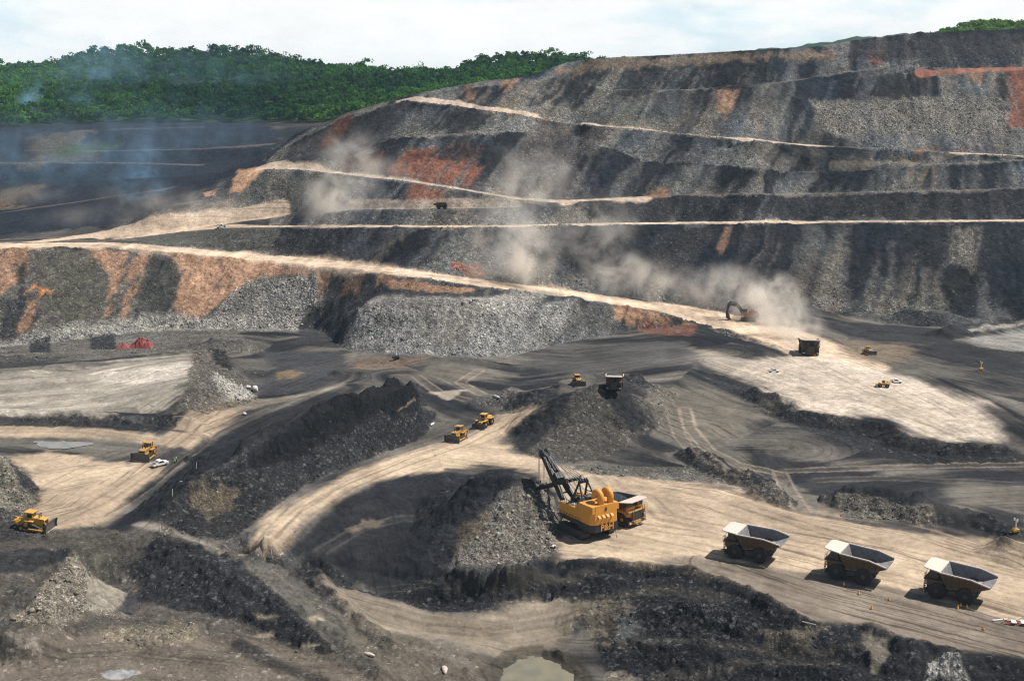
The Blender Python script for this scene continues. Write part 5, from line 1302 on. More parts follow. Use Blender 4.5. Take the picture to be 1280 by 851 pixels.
# ------------------------------------------------------------------ pickups
def make_pickup():
    T = empty('pickup_truck')
    e = MB(); pr = [(-2.6, .55), (2.45, .5), (2.6, .75), (2.55, 1.0), (1.2, 1.15), (.55, 1.75), (-.75, 1.78), (-.95, 1.15), (-2.62, 1.12)]
    e.prism(pr, -.9, .9, None); b = e.build('body', M['carwhite'], T)
    e = MB(); e.box((-1.78, 0, 1.125), (1.5, 1.5, .04)); e.build('load_bed', M['dark'], b)
    e = MB(); e.prism([(1.14, 1.2), (.56, 1.71), (.50, 1.71), (1.05, 1.2)], -.78, .78); e.prism([(.95, 1.2), (.5, 1.68), (-.68, 1.7), (-.84, 1.2)], -.915, .915); e.build('window', M['glass'], b)
    for x in (-1.6, 1.65):
        for s in (-1, 1): wheel(T, x, s * .8, .38, .24, s, M['blade'])
    for s in (-1, 1): e = MB(); e.box((2.58, s * .65, .82), (.06, .3, .16), .02); e.build('headlight', M['lamp'], T)
    return T
pk = make_pickup(); GP = 'pickups parked in the pit'
c = copy_tree(pk); put(c, 277, 284.5, 190, span=1.5); tag(c, 'tiny pale pickup at the far road junction above the left wall', 'pickup', GP)
put(pk, 199.5, 582, 52, span=1.5); tag(pk, 'white pickup parked beside the bulldozer with the wide blade', 'pickup', GP)
for u, v, a, lab in ((967, 465.5, 8, 'white pickup on the edge of the pale dusty ground below the dusty truck'), (1120, 478.5, -10, 'white pickup next to the wheel dozer on pale dusty ground')):
    c = copy_tree(pk); c.scale = (.8, .8, .8); put(c, u, v, a, span=1.5); tag(c, lab, 'pickup', GP)

# ------------------------------------------------------------------ lighting masts
def make_light(pm, hgt, basew, lamps=4):
    T = empty('light_tower')
    e = MB(); e.box((0, 0, .95), (basew, 1.5, 1.0), .12); e.box((basew * .1, 0, 1.55), (basew * .5, 1.2, .3), .05); e.tube([(basew / 2, 0, .5), (basew / 2 + 1.2, 0, .4)], .08, 5); b = e.build('base', pm, T)
    for s in (-1, 1): wheel(T, -.2, s * .85, .36, .22, s, M['dark'])
    e = MB(); e.tube([(0, 0, 1.4), (0, 0, hgt * .6), (0, 0, hgt)], [.26, .22, .18], 8); e.tube([(0, -.9, hgt), (0, .9, hgt)], .06, 5); mt = e.build('mast', M['stripe'], T)
    for k in range(lamps):
        e = MB(); y = -.75 + 1.5 * (k % 2 if lamps == 4 else k / max(1, lamps - 1)); z = hgt + (.35 if k < 2 else -.25)
        e.box((.12, y, z), (.3, .55, .42), .06); e.build('floodlight', M['lamp'], mt)
    return T
GL = 'mobile light towers'
lt = make_light(M['dark'], 7.6, 2.8)
put(lt, 495, 449.5, 10, span=1.5, tilt=False); tag(lt, 'thin white lighting mast on a dark skid below the grey rock dump', 'light tower', GL)
ly = make_light(M['bright'], 4.6, 2.4)
ly.scale = (.68, .68, .68); put(ly, 1226, 463.5, 20, span=1.5, tilt=False); tag(ly, 'small yellow light tower alone on the dark floor by the foot of the right wall', 'light tower', GL)
c = copy_tree(ly); put(c, 1269, 667, 200, span=1.5, tilt=False); tag(c, 'yellow light tower with white lamps beside the rubble at the right edge', 'light tower', GL)

# ------------------------------------------------------------------ markers, stakes, planks
def make_cone():
    T = empty('marker_cone')
    e = MB(); e.box((0, 0, .05), (.9, .9, .1), .03); e.build('base', M['dark'], T)
    e = MB(); e.lathe_y((0, 0, 0), [(.36, .1), (.32, .3), (.12, 1.05), (.07, 1.15)], 14); o = e.build('cone', M['orange'], T)
    o.data.transform(Matrix.Rotation(math.pi / 2, 4, 'X')); 
    e = MB(); e.cyl((0, 0, .5), (0, 0, .72), .268, .205, 14); e.build('band', M['stripe'], o)
    return T
cn_ = make_cone(); GC = 'orange markers along the road edge'
CONES = [(1055, 731, 'orange marker below the middle queue truck, nearest its front wheel'), (1073.5, 742.5, 'orange marker below the rear wheels of the middle queue truck'), (1089.5, 761.5, 'lowest orange marker between the middle and last queue trucks'),
         (1111.5, 749.5, 'orange marker midway between the middle and last queue trucks'), (1197, 761, 'orange marker leftmost in the cluster by the last truck rear wheel'), (1201, 757.5, 'orange marker in the middle of the cluster by the last truck rear wheel'),
         (1208.5, 759.5, 'orange marker rightmost in the cluster by the last truck rear wheel'), (1229, 786.5, 'lone orange marker on the road edge below the last truck')]
for i, (u, v, lab) in enumerate(CONES):
    c = cn_ if i == 0 else copy_tree(cn_); c.scale = (.72, .72, .72); put(c, u, v, 20 * i, span=.3, tilt=False); tag(c, lab, 'marker', GC)
def stick(name, u, v, ln, rad, up, ang, lab, cat, mat):
    e = MB(); e.cyl((0, 0, -.2), (0, 0, ln), rad, rad * .9, 7); e.cyl((0, 0, ln), (0, 0, ln + rad), rad * .9, rad * .2, 7); o = e.build(name, M[mat]); x, y = ground_pt(u, v)
    o.location = (x, y, float(surf_z(np.array(x), np.array(y))) + (0.25 if not up else 0))
    o.rotation_euler = (0, math.radians(88 if not up else 4), math.radians(ang)); tag(o, lab, cat); return o
stick('survey_stake', 245.5, 587, 1.7, .09, True, 10, 'white survey stake at the top of the dark trench by the coal ridge', 'stake', 'stripe')
stick('survey_stake', 215.5, 622, 1.8, .09, True, 60, 'white survey stake midway along the foot of the coal ridge', 'stake', 'stripe')
stick('survey_stake', 200, 664, 1.6, .10, True, 60, 'white survey stake at the lower end of the dark trench', 'stake', 'stripe')
stick('white_pole', 226, 606, 1.9, .10, False, 3, 'short white pole lying between two survey stakes', 'pole', 'stripe')
stick('white_pole', 340, 696, 1.9, .09, True, 200, 'white pole lying on the rubble berm below the tan road', 'pole', 'stripe')
stick('white_pole', 1004, 779, 2.6, .12, False, -38, 'white pole lying on the black coal edge left of the road', 'pole', 'plank')
def plank(u, v, L, W_, ang, lab, mat='plank'):
    e = MB(); e.box((0, 0, .12), (L, W_, .14), .03, rx=.08); e.box((L * .2, 0, .03), (.2, W_ * 1.1, .1), .02); o = e.build('plank', M[mat]); put(o, u, v, ang, span=.8); tag(o, lab, 'plank')
plank(1250, 775.5, 3.4, .4, 12, 'long white plank lying on the road beside the red trestle', 'stripe')
plank(1273, 773.5, 2.0, .35, 40, 'short pale plank at the right edge above the red trestle')
e = MB()
for y in (-.8, .8): e.tube([(-3, y, .3), (3.5, y, .5)], .13, 6)
for k in range(8): e.tube([(-3 + k * .9, -.8 if k % 2 else .8, .35), (-2.1 + k * .9, .8 if k % 2 else -.8, .45)], .09, 5)
e.tube([(-3, -.8, .3), (-3.4, 0, 1.0), (-3, .8, .3)], .1, 5)
T = empty('trestle'); e.build('frame', M['tarp'], T); e = MB()
for k in range(3): e.box((-1.5 + k * 1.8, 0, .62), (1.0, 1.9, .1), .03)
e.build('board', M['stripe'], T); put(T, 1277, 781, -12, span=1.5); tag(T, 'red lattice trestle with white boards at the right edge of the road', 'trestle')

# red sheet-covered heap at the foot of the left wall
e = MB(); nx, ny = 26, 10; vs = []
for j in range(ny):
    for i in range(nx):
        x = -7.6 + 15.2 * i / (nx - 1); y = -2.6 + 5.2 * j / (ny - 1)
        env = max(0, 1 - (y / 2.6) ** 2) * (max(0, 1 - ((x - 2.8) / 4.9) ** 2) * 3.6 + max(0, 1 - ((x + 4.6) / 3.0) ** 2) * 1.9)
        vs.append((x, y, env * (.75 + .5 * rnd.random()) + (rnd.random() - .5) * .3))
e.add(vs, [(j * nx + i, j * nx + i + 1, (j + 1) * nx + i + 1, (j + 1) * nx + i) for j in range(ny - 1) for i in range(nx - 1)])
o = e.build('red_heap', M['tarp']); put(o, 169, 434, 4, span=4, dz=-.1); tag(o, 'crumpled red heap lying at the foot of the orange-streaked slope', 'scrap heap')

# ------------------------------------------------------------------ two workers near the pickup
def person(u, v, ang, lab):
    me = bpy.data.meshes.new('person'); bmn = bmesh.new()
    J = {'pel': (0, 0, .95, .15, .12), 'ab': (0, 0, 1.15, .15, .11), 'ch': (.01, 0, 1.38, .18, .12), 'nk': (.01, 0, 1.53, .06, .06), 'hd': (.03, 0, 1.65, .095, .095), 'tp': (.03, 0, 1.75, .08, .08)}
    Bn = [('pel', 'ab'), ('ab', 'ch'), ('ch', 'nk'), ('nk', 'hd'), ('hd', 'tp')]
    for s, n in ((1, 'l'), (-1, 'r')):
        J.update({n + 'hip': (0, s * .1, .88, .09, .09), n + 'kn': (.04 * s, s * .12, .48, .065, .065), n + 'an': (.05 * s, s * .13, .08, .045, .045), n + 'toe': (.05 * s + .16, s * .14, .04, .04, .035),
                  n + 'sh': (0, s * .19, 1.44, .065, .065), n + 'el': (-.02, s * .27, 1.15, .048, .048), n + 'wr': (.10, s * .26, .93, .035, .035), n + 'ha': (.14, s * .25, .83, .035, .025)})
        Bn += [('pel', n + 'hip'), (n + 'hip', n + 'kn'), (n + 'kn', n + 'an'), (n + 'an', n + 'toe'), ('ch', n + 'sh'), (n + 'sh', n + 'el'), (n + 'el', n + 'wr'), (n + 'wr', n + 'ha')]
    ks = list(J); me.from_pydata([J[k][:3] for k in ks], [(ks.index(a), ks.index(b)) for a, b in Bn], [])
    bmn.free(); o = bpy.data.objects.new('person', me); COL.objects.link(o)
    md = o.modifiers.new('skin', 'SKIN'); sv = me.skin_vertices[0].data
    for i, k in enumerate(ks): sv[i].radius = J[k][3:]; sv[i].use_root = (k == 'pel')
    o.modifiers.new('sub', 'SUBSURF').levels = 1; o.modifiers['sub'].render_levels = 2
    bpy.context.view_layer.update()
    m2 = bpy.data.meshes.new_from_object(o.evaluated_get(bpy.context.evaluated_depsgraph_get())); o.modifiers.clear(); o.data = m2; m2.name = 'person'; m2.materials.clear(); m2.materials.append(M['skin']); m2.polygons.foreach_set('use_smooth', [True] * len(m2.polygons))
    def cloth(name, mat, z0, z1, grow, cond=lambda c: True):
        bmx = bmesh.new(); bmx.from_mesh(m2); bmesh.ops.delete(bmx, geom=[f for f in bmx.faces if not (z0 < f.calc_center_median().z < z1 and cond(f.calc_center_median()))], context='FACES')
        bmx.normal_update()
        for vx_ in bmx.verts: vx_.co += vx_.normal * grow
        mm = bpy.data.meshes.new(name); bmx.to_mesh(mm); bmx.free(); mm.materials.append(M[mat]); q = bpy.data.objects.new(name, mm); COL.objects.link(q); q.parent = o; return q
    cloth('vest', 'hivis', 1.02, 1.52, .02); cloth('trousers', 'cloth', .1, 1.0, .02, lambda c: abs(c.y) < .22)
    e = MB(); e.lathe_y((0, 0, 0), [(.15, 1.68), (.14, 1.72), (.12, 1.80), (.05, 1.84)], 14); h = e.build('helmet', M['stripe'], o, True); h.data.transform(Matrix.Rotation(math.pi / 2, 4, 'X')); h.location = (.03, 0, 0)
    put(o, u, v, ang, tilt=False, span=.2); tag(o, lab, 'person')
person(218.5, 580, -60, 'worker in a green vest standing right of the white pickup, nearer of two')
person(220.5, 578, -110, 'worker in a green vest standing right of the white pickup, farther of two')
# ------------------------------------------------------------------ loose rubble (uncountable): small angular stones lying on the spoil
def rock_protos(n=10):
    out = []
    bm = bmesh.new(); bmesh.ops.create_icosphere(bm, subdivisions=1, radius=1.0); bm.verts.ensure_lookup_table()
    V = np.array([v.co[:] for v in bm.verts]); T_ = np.array([[v.index for v in f.verts] for f in bm.faces]); bm.free()
    for k in range(n):
        W_ = V * (0.72 + 0.5 * rng.random((len(V), 1))) * np.array([1.0, .6 + .4 * rng.random(), .5 + .35 * rng.random()])
        out.append(W_)
    return out, T_
RP, RT = rock_protos()
def simple_attr_mat(name, rough=.9, vary=.25):
    t = NT(name); a = t.n('ShaderNodeAttribute', attribute_name='alb').outputs['Color']
    n = t.n('ShaderNodeTexNoise', i_Vector=t.n('ShaderNodeNewGeometry').outputs['Position'], i_Scale=3.0, i_Detail=3.0).outputs[0]
    g = t.ramp(n, .3, .7, 1 - vary, 1 + vary)
    c = t.mixc(1.0, a, t.n('ShaderNodeCombineColor', i_0=g, i_1=g, i_2=g).outputs[0], 'MULTIPLY')
    b = t.n('ShaderNodeBsdfPrincipled', i_Base_Color=c, i_Roughness=rough); b.inputs['Specular IOR Level'].default_value = .2
    return t.out(b.outputs[0])
MAT_ROCK = simple_attr_mat('loose_rock')
def mesh_np(name, V, Fc, mat, alb=None, smooth=False):
    me = bpy.data.meshes.new(name); k = Fc.shape[1]
    me.vertices.add(len(V)); me.vertices.foreach_set('co', V.astype(np.float32).ravel())
    me.loops.add(Fc.size); me.loops.foreach_set('vertex_index', Fc.astype(np.int32).ravel())
    me.polygons.add(len(Fc)); me.polygons.foreach_set('loop_start', np.arange(0, Fc.size, k, dtype=np.int32))
    me.update(calc_edges=True)
    if smooth: me.polygons.foreach_set('use_smooth', np.ones(len(Fc), bool))
    if alb is not None:
        a = me.attributes.new('alb', 'FLOAT_COLOR', 'POINT'); a.data.foreach_set('color', np.concatenate([alb, np.ones((len(alb), 1))], 1).astype(np.float32).ravel())
    me.materials.append(mat); o = bpy.data.objects.new(name, me); COL.objects.link(o); return o
vis = (UPX > -25) & (UPX < 1305) & (VPX > 55) & (VPX < 875) & (Rg < 950)
wgt = np.where(vis, np.clip(ROCK - .18, 0, 1.1) ** 1.6 * (0.35 + .65 * np.clip(RUF, 0, 1)) * np.where(Rg > 560, .45, 1.3), 0).ravel()
cum = np.cumsum(wgt); NRK = 60000
pick = np.searchsorted(cum, rng.random(NRK) * cum[-1])
px_, py_ = X.ravel()[pick], Y.ravel()[pick]
jit = Rg.ravel()[pick] * .0012
px_ = px_ + rng.normal(0, 1, NRK) * jit; py_ = py_ + rng.normal(0, 1, NRK) * jit * 1.5
pz_ = surf_z(px_, py_)
size = Rg.ravel()[pick] / 1600 * (0.42 + 0.36 * rng.pareto(2.8, NRK)); size = np.clip(size, .08, .62) * (0.7 + .6 * np.clip(ROCK.ravel()[pick], 0, 1))
base = ALB.reshape(-1, 3)[pick]; br = rng.random(NRK) ** 2
rc = base * (0.8 + 1.0 * br[:, None]) + (np.array([.26, .25, .228]) * np.clip(base.mean(1, keepdims=True) / .09, .30, 1) * (0.10 + 1.0 * br[:, None]) * np.clip(ROCK.ravel()[pick], .15, 1)[:, None]) * .55
vv, ff, cc_ = [], [], []; off = 0
pid = rng.integers(0, len(RP), NRK)
for k in range(len(RP)):
    ix = np.nonzero(pid == k)[0]; n = len(ix)
    a, b = rng.random(n) * 6.28, rng.normal(0, .5, n)
    ca, sa, cb_, sb = np.cos(a), np.sin(a), np.cos(b), np.sin(b)
    P = RP[k][None] * size[ix][:, None, None]
    x, y, z = P[..., 0], P[..., 1], P[..., 2]
    x, z = x * cb_[:, None] + z * sb[:, None], -x * sb[:, None] + z * cb_[:, None]
    x, y = x * ca[:, None] - y * sa[:, None], x * sa[:, None] + y * ca[:, None]
    V = np.stack([x + px_[ix][:, None], y + py_[ix][:, None], z + pz_[ix][:, None] + size[ix][:, None] * .15], -1)
    vv.append(V.reshape(-1, 3)); m_ = V.shape[1]
    ff.append((RT[None] + (np.arange(n) * m_ + off)[:, None, None]).reshape(-1, 3)); cc_.append(np.repeat(rc[ix], m_, 0)); off += n * m_
o = mesh_np('rubble', np.concatenate(vv), np.concatenate(ff), MAT_ROCK, np.clip(np.concatenate(cc_), .01, .7)); tagk(o, 'stuff')
o['label'] = 'loose broken rock scattered over spoil slopes and heaps'

def boulder(u, v, s, col, lab, seed):
    r = np.random.default_rng(seed)
    bm = bmesh.new(); bmesh.ops.create_icosphere(bm, subdivisions=2, radius=1.0)
    V = np.array([w_.co[:] for w_ in bm.verts]); Fc = np.array([[q.index for q in f.verts] for f in bm.faces]); bm.free()
    for k in range(9):                                            # cut flat faces
        n = r.normal(size=3); n /= np.linalg.norm(n); d = .55 + .3 * r.random(); h = V @ n; V = V - np.clip(h - d, 0, None)[:, None] * n
    V = V * np.array(s)
    o = mesh_np('boulder', V, Fc, MAT_ROCK, np.tile(np.array(col), (len(V), 1))); put(o, u, v, r.random() * 360, dz=s[2] * .35, tilt=False, span=.5); tag(o, lab, 'boulder')
boulder(319, 489, (2.0, 1.4, 1.5), (.55, .53, .49), 'large white boulder at the tip of the pale rubble slope', 5)
boulder(310, 486, (1.2, 1.0, .9), (.5, .48, .44), 'smaller white boulder left of the large white one', 6)
boulder(306, 518, (1.0, .9, .7), (.48, .46, .42), 'pale boulder on dark ground right of the left road bend', 7)
boulder(540, 532, (.6, 2.4, .4), (.62, .61, .6), 'long white slab lying left of the two machines on the curved road', 8)
boulder(692, 683, (.9, .5, .4), (.55, .5, .43), 'flat pale block lying in front of the shovel track', 9)
boulder(462, 819, (.6, 1.7, .4), (.47, .42, .34), 'long pale rock slab on the lower slope left of the pond', 10)
boulder(556, 838, (.7, 2.6, .45), (.46, .40, .32), 'long pale rock slab just left of the green pond', 12)
boulder(620, 498, (1.4, .8, .7), (.5, .49, .46), 'pale block on the low heap behind the curved road', 13)

# load heaped in the truck body
n = 26; g = np.linspace(-1, 1, n); gx, gy = np.meshgrid(g, g)
hz = 1.75 * np.clip(1 - gx ** 2 * .8 - gy ** 2 * .7, 0, 1) + .35 * fbm(gx * 4 + 9, gy * 4, 3, 5)
V = np.stack([-1.7 + gx * 3.9, gy * 3.3, 4.55 + hz], -1).reshape(-1, 3); ids = np.arange(n * n).reshape(n, n)
Fc = np.stack([ids[:-1, :-1], ids[:-1, 1:], ids[1:, 1:], ids[1:, :-1]], -1).reshape(-1, 4)
cl = (COAL * 1.6)[None] * (0.6 + 1.6 * rng.random((n * n, 1)) ** 2)
o = mesh_np('coal_load', V, Fc, MAT_ROCK, cl); o.matrix_world = Matrix.Translation(LOADED.location) @ LOADED.rotation_euler.to_matrix().to_4x4()
tag(o, 'heap of dark coal filling the truck behind the shovel', 'coal load')

# ------------------------------------------------------------------ standing water
def water(name, pts, z, col, rough, sub=None):
    P = []
    m = len(pts)
    for i in range(m):
        a, b = pts[i], pts[(i + 1) % m]
        for k in range(6):
            t = k / 6; u, v = a[0] + (b[0] - a[0]) * t, a[1] + (b[1] - a[1]) * t
            p = at_z(u, v, z); w_ = .5 * math.sin(u * .9 + v * .7); P.append((p[0] + w_, p[1] + w_, z))
    me = bpy.data.meshes.new(name); me.from_pydata(P, [], [tuple(range(len(P)))]); me.update()
    t = NT(name); nz = t.n('ShaderNodeTexNoise', i_Vector=t.n('ShaderNodeNewGeometry').outputs['Position'], i_Scale=.25, i_Detail=4.0).outputs[0]
    c = t.mixc(t.ramp(nz, .35, .65), (*col, 1), (col[0] * 1.25, col[1] * 1.2, col[2] * 1.1, 1))
    bp = t.n('ShaderNodeBump', i_Strength=.05, i_Distance=.05, i_Height=t.n('ShaderNodeTexNoise', i_Vector=t.n('ShaderNodeNewGeometry').outputs['Position'], i_Scale=3.0, i_Detail=2.0).outputs[0])
    b = t.n('ShaderNodeBsdfPrincipled', i_Base_Color=c, i_Roughness=rough, i_Normal=bp.outputs[0])
    me.materials.append(t.out(b.outputs[0])); o = bpy.data.objects.new(name, me); COL.objects.link(o); tagk(o, 'structure'); return o
water('pond', [(600, 826), (640, 812), (690, 808), (730, 822), (752, 866), (700, 930), (620, 930), (600, 860)], -9.62, (.165, .155, .112), .12)
water('puddle', [(40, 549), (80, 547), (120, 550), (118, 555), (80, 561), (50, 559)], .22, (.22, .22, .21), .25)

# ------------------------------------------------------------------ forest
def leaf_mat(name):
    t = NT(name); a = t.n('ShaderNodeAttribute', attribute_name='alb').outputs['Color']
    d = t.n('ShaderNodeBsdfPrincipled', i_Base_Color=a, i_Roughness=.6); d.inputs['Specular IOR Level'].default_value = .08
    tr_ = t.n('ShaderNodeBsdfTranslucent', i_0=t.mixc(1.0, a, (1.2, 1.25, .6, 1), 'MULTIPLY'))
    m = t.n('ShaderNodeMixShader', i_0=.42); t.t.links.new(d.outputs[0], m.inputs[1]); t.t.links.new(tr_.outputs[0], m.inputs[2])
    return t.out(m.outputs[0])
MAT_LEAF = leaf_mat('leaves')
MAT_BARK = paint_mat('bark', (.12, .095, .07), .9, .1)
def crowns(pos, hgt, rad, col, cards, lumps=6, csz=1.0):
    """leaf cards for many trees at once: (n,3) foot points, heights, crown radii, colours"""
    n = len(pos)
    lc = rng.normal(0, .42, (n, lumps, 3)); lc[..., 2] = lc[..., 2] * .55
    lr = rad[:, None] * (.42 + .25 * rng.random((n, lumps)))
    ctr = pos[:, None, :] + np.stack([lc[..., 0] * rad[:, None], lc[..., 1] * rad[:, None], hgt[:, None] * .66 + lc[..., 2] * hgt[:, None] * .45], -1)
    li = rng.integers(0, lumps, (n, cards)); ii = np.arange(n)[:, None]
    dv = rng.normal(size=(n, cards, 3)); dv /= np.linalg.norm(dv, axis=-1, keepdims=True); dv[..., 2] = np.abs(dv[..., 2]) * 1.1 - .25
    rr = lr[ii, li] * (.75 + .35 * rng.random((n, cards)))
    c = ctr[ii, li] + dv * rr[..., None] * np.array([1, 1, .8])
    nr_ = dv + rng.normal(0, .45, (n, cards, 3)); nr_ /= np.linalg.norm(nr_, axis=-1, keepdims=True)
    ax = np.cross(nr_, rng.normal(size=(n, cards, 3))); ax /= np.linalg.norm(ax, axis=-1, keepdims=True); ay = np.cross(nr_, ax)
    sz = (csz * (.55 + .7 * rng.random((n, cards))))[..., None]
    q = np.stack([c - ax * sz - ay * sz * .5, c + ax * sz * .4 - ay * sz * .8, c + ax * sz + ay * sz * .4, c - ax * sz * .3 + ay * sz * .9], 2)
    cc = (col[:, None, :] * (.75 + .5 * rng.random((n, lumps, 1))))[ii, li] * (.8 + .4 * rng.random((n, cards, 1)))
    V = q.reshape(-1, 3); return V, np.arange(len(V)).reshape(-1, 4), np.repeat(cc.reshape(-1, 3), 4, 0)
def trunks(pos, hgt, rad):
    vs, fs = [], []
    for p, h, r in zip(pos, hgt, rad):
        e = len(vs); m = 6
        for z, k in ((-1, .30), (h * .35, .22), (h * .75, .10)):
            vs += [(p[0] + math.cos(6.283 * i / m) * k * (h / 14) * 1.2, p[1] + math.sin(6.283 * i / m) * k * (h / 14) * 1.2, p[2] + z) for i in range(m)]
        fs += [(e + a * m + i, e + a * m + (i + 1) % m, e + (a + 1) * m + (i + 1) % m, e + (a + 1) * m + i) for a in range(2) for i in range(m)]
        for k in range(4):                                        # limbs
            a = k * 1.7 + p[0]; e = len(vs); b = (p[0], p[1], p[2] + h * (.35 + .08 * k)); t_ = (p[0] + math.cos(a) * r * .7, p[1] + math.sin(a) * r * .7, p[2] + h * (.62 + .07 * k))
            vs += [(b[0] + .12, b[1], b[2]), (b[0] - .1, b[1] + .1, b[2]), (b[0] - .1, b[1] - .1, b[2]), (t_[0] + .04, t_[1], t_[2]), (t_[0], t_[1] + .04, t_[2]), (t_[0] - .04, t_[1], t_[2])]
            fs += [(e, e + 1, e + 4, e + 3), (e + 1, e + 2, e + 5, e + 4), (e + 2, e, e + 3, e + 5)]
    return np.array(vs), np.array(fs)
def forest_points(n, mask, mind):
    ids = np.nonzero(mask.ravel())[0]; ar = (Rg.ravel()[ids]) ** 2 * np.gradient(RR)[ids // MA]
    p = rng.choice(ids, n, p=ar / ar.sum()); x = X.ravel()[p] + rng.normal(0, 2, n); y = Y.ravel()[p] + rng.normal(0, 3, n)
    cell_ = {}; keep = []
    for i in range(n):
        k = (int(x[i] // mind), int(y[i] // mind))
        if k in cell_: continue
        cell_[k] = 1; keep.append(i)
    x, y = x[keep], y[keep]
    return np.stack([x, y, surf_z(x, y)], -1)
hillmask = FOR & (UPX > -60) & (UPX < 1340) & (Rg < 1640)
pos = forest_points(16000, hillmask, 7.6)
nt_ = len(pos); hg = 6 + 7 * rng.random(nt_) ** 1.5 + 4 * (rng.random(nt_) > .93); rd = 2.8 + 5.0 * rng.random(nt_) ** 1.6
big = fbm(pos[:, 0] / 120, pos[:, 1] / 120, 3, 90)
lt_ = np.clip(.30 + .75 * big + .75 * (rng.random(nt_) - .45) + sstep(-360, -500, pos[:, 0]) * .45, 0, 1)[:, None]
colr = np.array([.012, .055, .030]) * (1 - lt_) + np.array([.080, .195, .048]) * lt_
rightm = (pos[:, 0] > 150)[:, None]; hg = np.where(rightm[:, 0], hg * .35, hg); colr = np.where(rightm, colr * .2 + np.array([.12, .21, .05]) * .8, colr)
V, Fc, ccol = crowns(pos, hg, rd, colr, 84, 6, .98)
fo_ = mesh_np('forest', V, Fc, MAT_LEAF, ccol); tagk(fo_, 'stuff'); fo_['label'] = 'dense green tropical forest covering the hills behind the pit'
print('forest', nt_)
GT = 'taller trees on the forest skyline'
SKY_TREES = [(49, 66, 11, 'small round tree standing clear of the skyline at the far left'), (88, 56, 13, 'tall tree where the left hill starts to climb'), (117, 51, 14, 'tallest tree at the left end of the hill top'), (133, 54, 13, 'broad tree beside the tallest tree at the left end of the hill top'),
             (186, 54, 13, 'tree rising over the left part of the hill top'), (205, 54, 12, 'round tree near the middle of the hill top'), (268, 48, 13, 'tall tree on the highest point of the forested hill'), (345, 54, 12, 'tree over the right shoulder of the forested hill'),
             (373, 62, 12, 'round tree where the forested hill falls to the right'), (552, 70, 13, 'tall tree at the left end of the second wooded rise'), (600, 64, 13, 'tree on the middle of the second wooded rise'), (655, 60, 13, 'tree on the crest of the second wooded rise near the dump')]
for i, (u, v, h_, lab) in enumerate(SKY_TREES):
    col_ = (TT * F)[np.argmin(np.abs(UPX[np.argmin(np.abs(RR - math.log(1430)))] - u))] / F
    jj = np.argmax(np.where((RR > math.log(1200)) & (RR < math.log(1600)), ZZ[:, np.searchsorted(TT, col_)] / np.exp(RR), -9)); r_ = math.exp(RR[jj])
    p = np.array([[0.0, 0.0, 0.0]]); hh = np.array([h_ * .95]); rr_ = np.array([4.4])
    T = empty('tree'); x_, y_ = r_ * math.sin(col_), r_ * math.cos(col_); T.location = (x_, y_, float(surf_z(np.array(x_), np.array(y_)))); tag(T, lab, 'tree', GT)
    V, Fc, c3 = crowns(p, hh, rr_, np.array([[.03, .065, .02]]), 220, 9, .85); q_ = mesh_np('crown', V, Fc, MAT_LEAF, c3); q_.parent = T
    V, Fc = trunks(p, hh, rr_); q_ = mesh_np('trunk', V, Fc, MAT_BARK); q_.parent = T

# ------------------------------------------------------------------ far blue hills
P = []; us = np.linspace(880, 1330, 60)
hv = np.interp(us, [880, 950, 1000, 1060, 1120, 1190, 1330], [74, 62, 58, 48, 43.5, 41, 46])
V = []
for u, v in zip(us, hv):
    v2 = v + 1.2 * math.sin(u * .11) + .7 * math.sin(u * .31)
    for yy, dv in ((3400, 0), (3200, 22), (3000, 44), (3650, 26)): V.append(at_y(u, v2 + dv, yy) )
V = np.array(V); Fc = []
for i in range(len(us) - 1):
    a, b = i * 4, i * 4 + 4; Fc += [(a + 2, b + 2, b + 1, a + 1), (a + 1, b + 1, b, a), (a, b, b + 3, a + 3)]
far_o = mesh_np('hills', V, np.array(Fc), MAT_LEAF, np.tile(np.array([.05, .085, .04]), (len(V), 1)), True); tagk(far_o, 'structure')

# ------------------------------------------------------------------ haze, dust and smoke
def vol_mat(name, col, dens, aniso=0.0, noise=None, dims=(1, 1, 1)):
    t = NT(name)
    vp = t.n('ShaderNodeVolumePrincipled', i_Color=(*col, 1), i_Anisotropy=aniso)
    if noise:
        tc = t.n('ShaderNodeTexCoord').outputs['Object']
        sep = t.n('ShaderNodeVectorMath', operation='LENGTH', i_0=tc).outputs['Value']
        fall = t.ramp(sep, 1.0, .05)
        nv = t.n('ShaderNodeMapping', i_Vector=tc, i_Location=(noise[1], noise[1] * .7, 0), i_Scale=tuple(q_ / 22 for q_ in dims)).outputs[0]
        nz = t.n('ShaderNodeTexNoise', i_Vector=nv, i_Scale=noise[0], i_Detail=4.0, i_Roughness=.6, i_Distortion=.4).outputs[0]
        d = t.math('MULTIPLY', t.math('MULTIPLY', t.ramp(nz, .40, .72), fall), dens)
        t.t.links.new(d, vp.inputs['Density'])
    else: vp.inputs['Density'].default_value = dens
    return t.out(None, vp.outputs[0])
HZ = 0.00004
me = bpy.data.meshes.new('haze'); bm = bmesh.new(); bmesh.ops.create_cube(bm, size=1.0); bm.to_mesh(me); bm.free()
hz_o = bpy.data.objects.new('haze', me); COL.objects.link(hz_o); zlo, zhi = float(ZZ.min()) - 3, 300.0
hz_o.scale = (12600, 9700, zhi - zlo); hz_o.location = (0, 4550, (zhi + zlo) / 2); me.materials.append(vol_mat('haze', (.55, .80, 1.0), HZ)); tagk(hz_o, 'stuff'); hz_o['label'] = 'thin blue haze in the air over the pit'
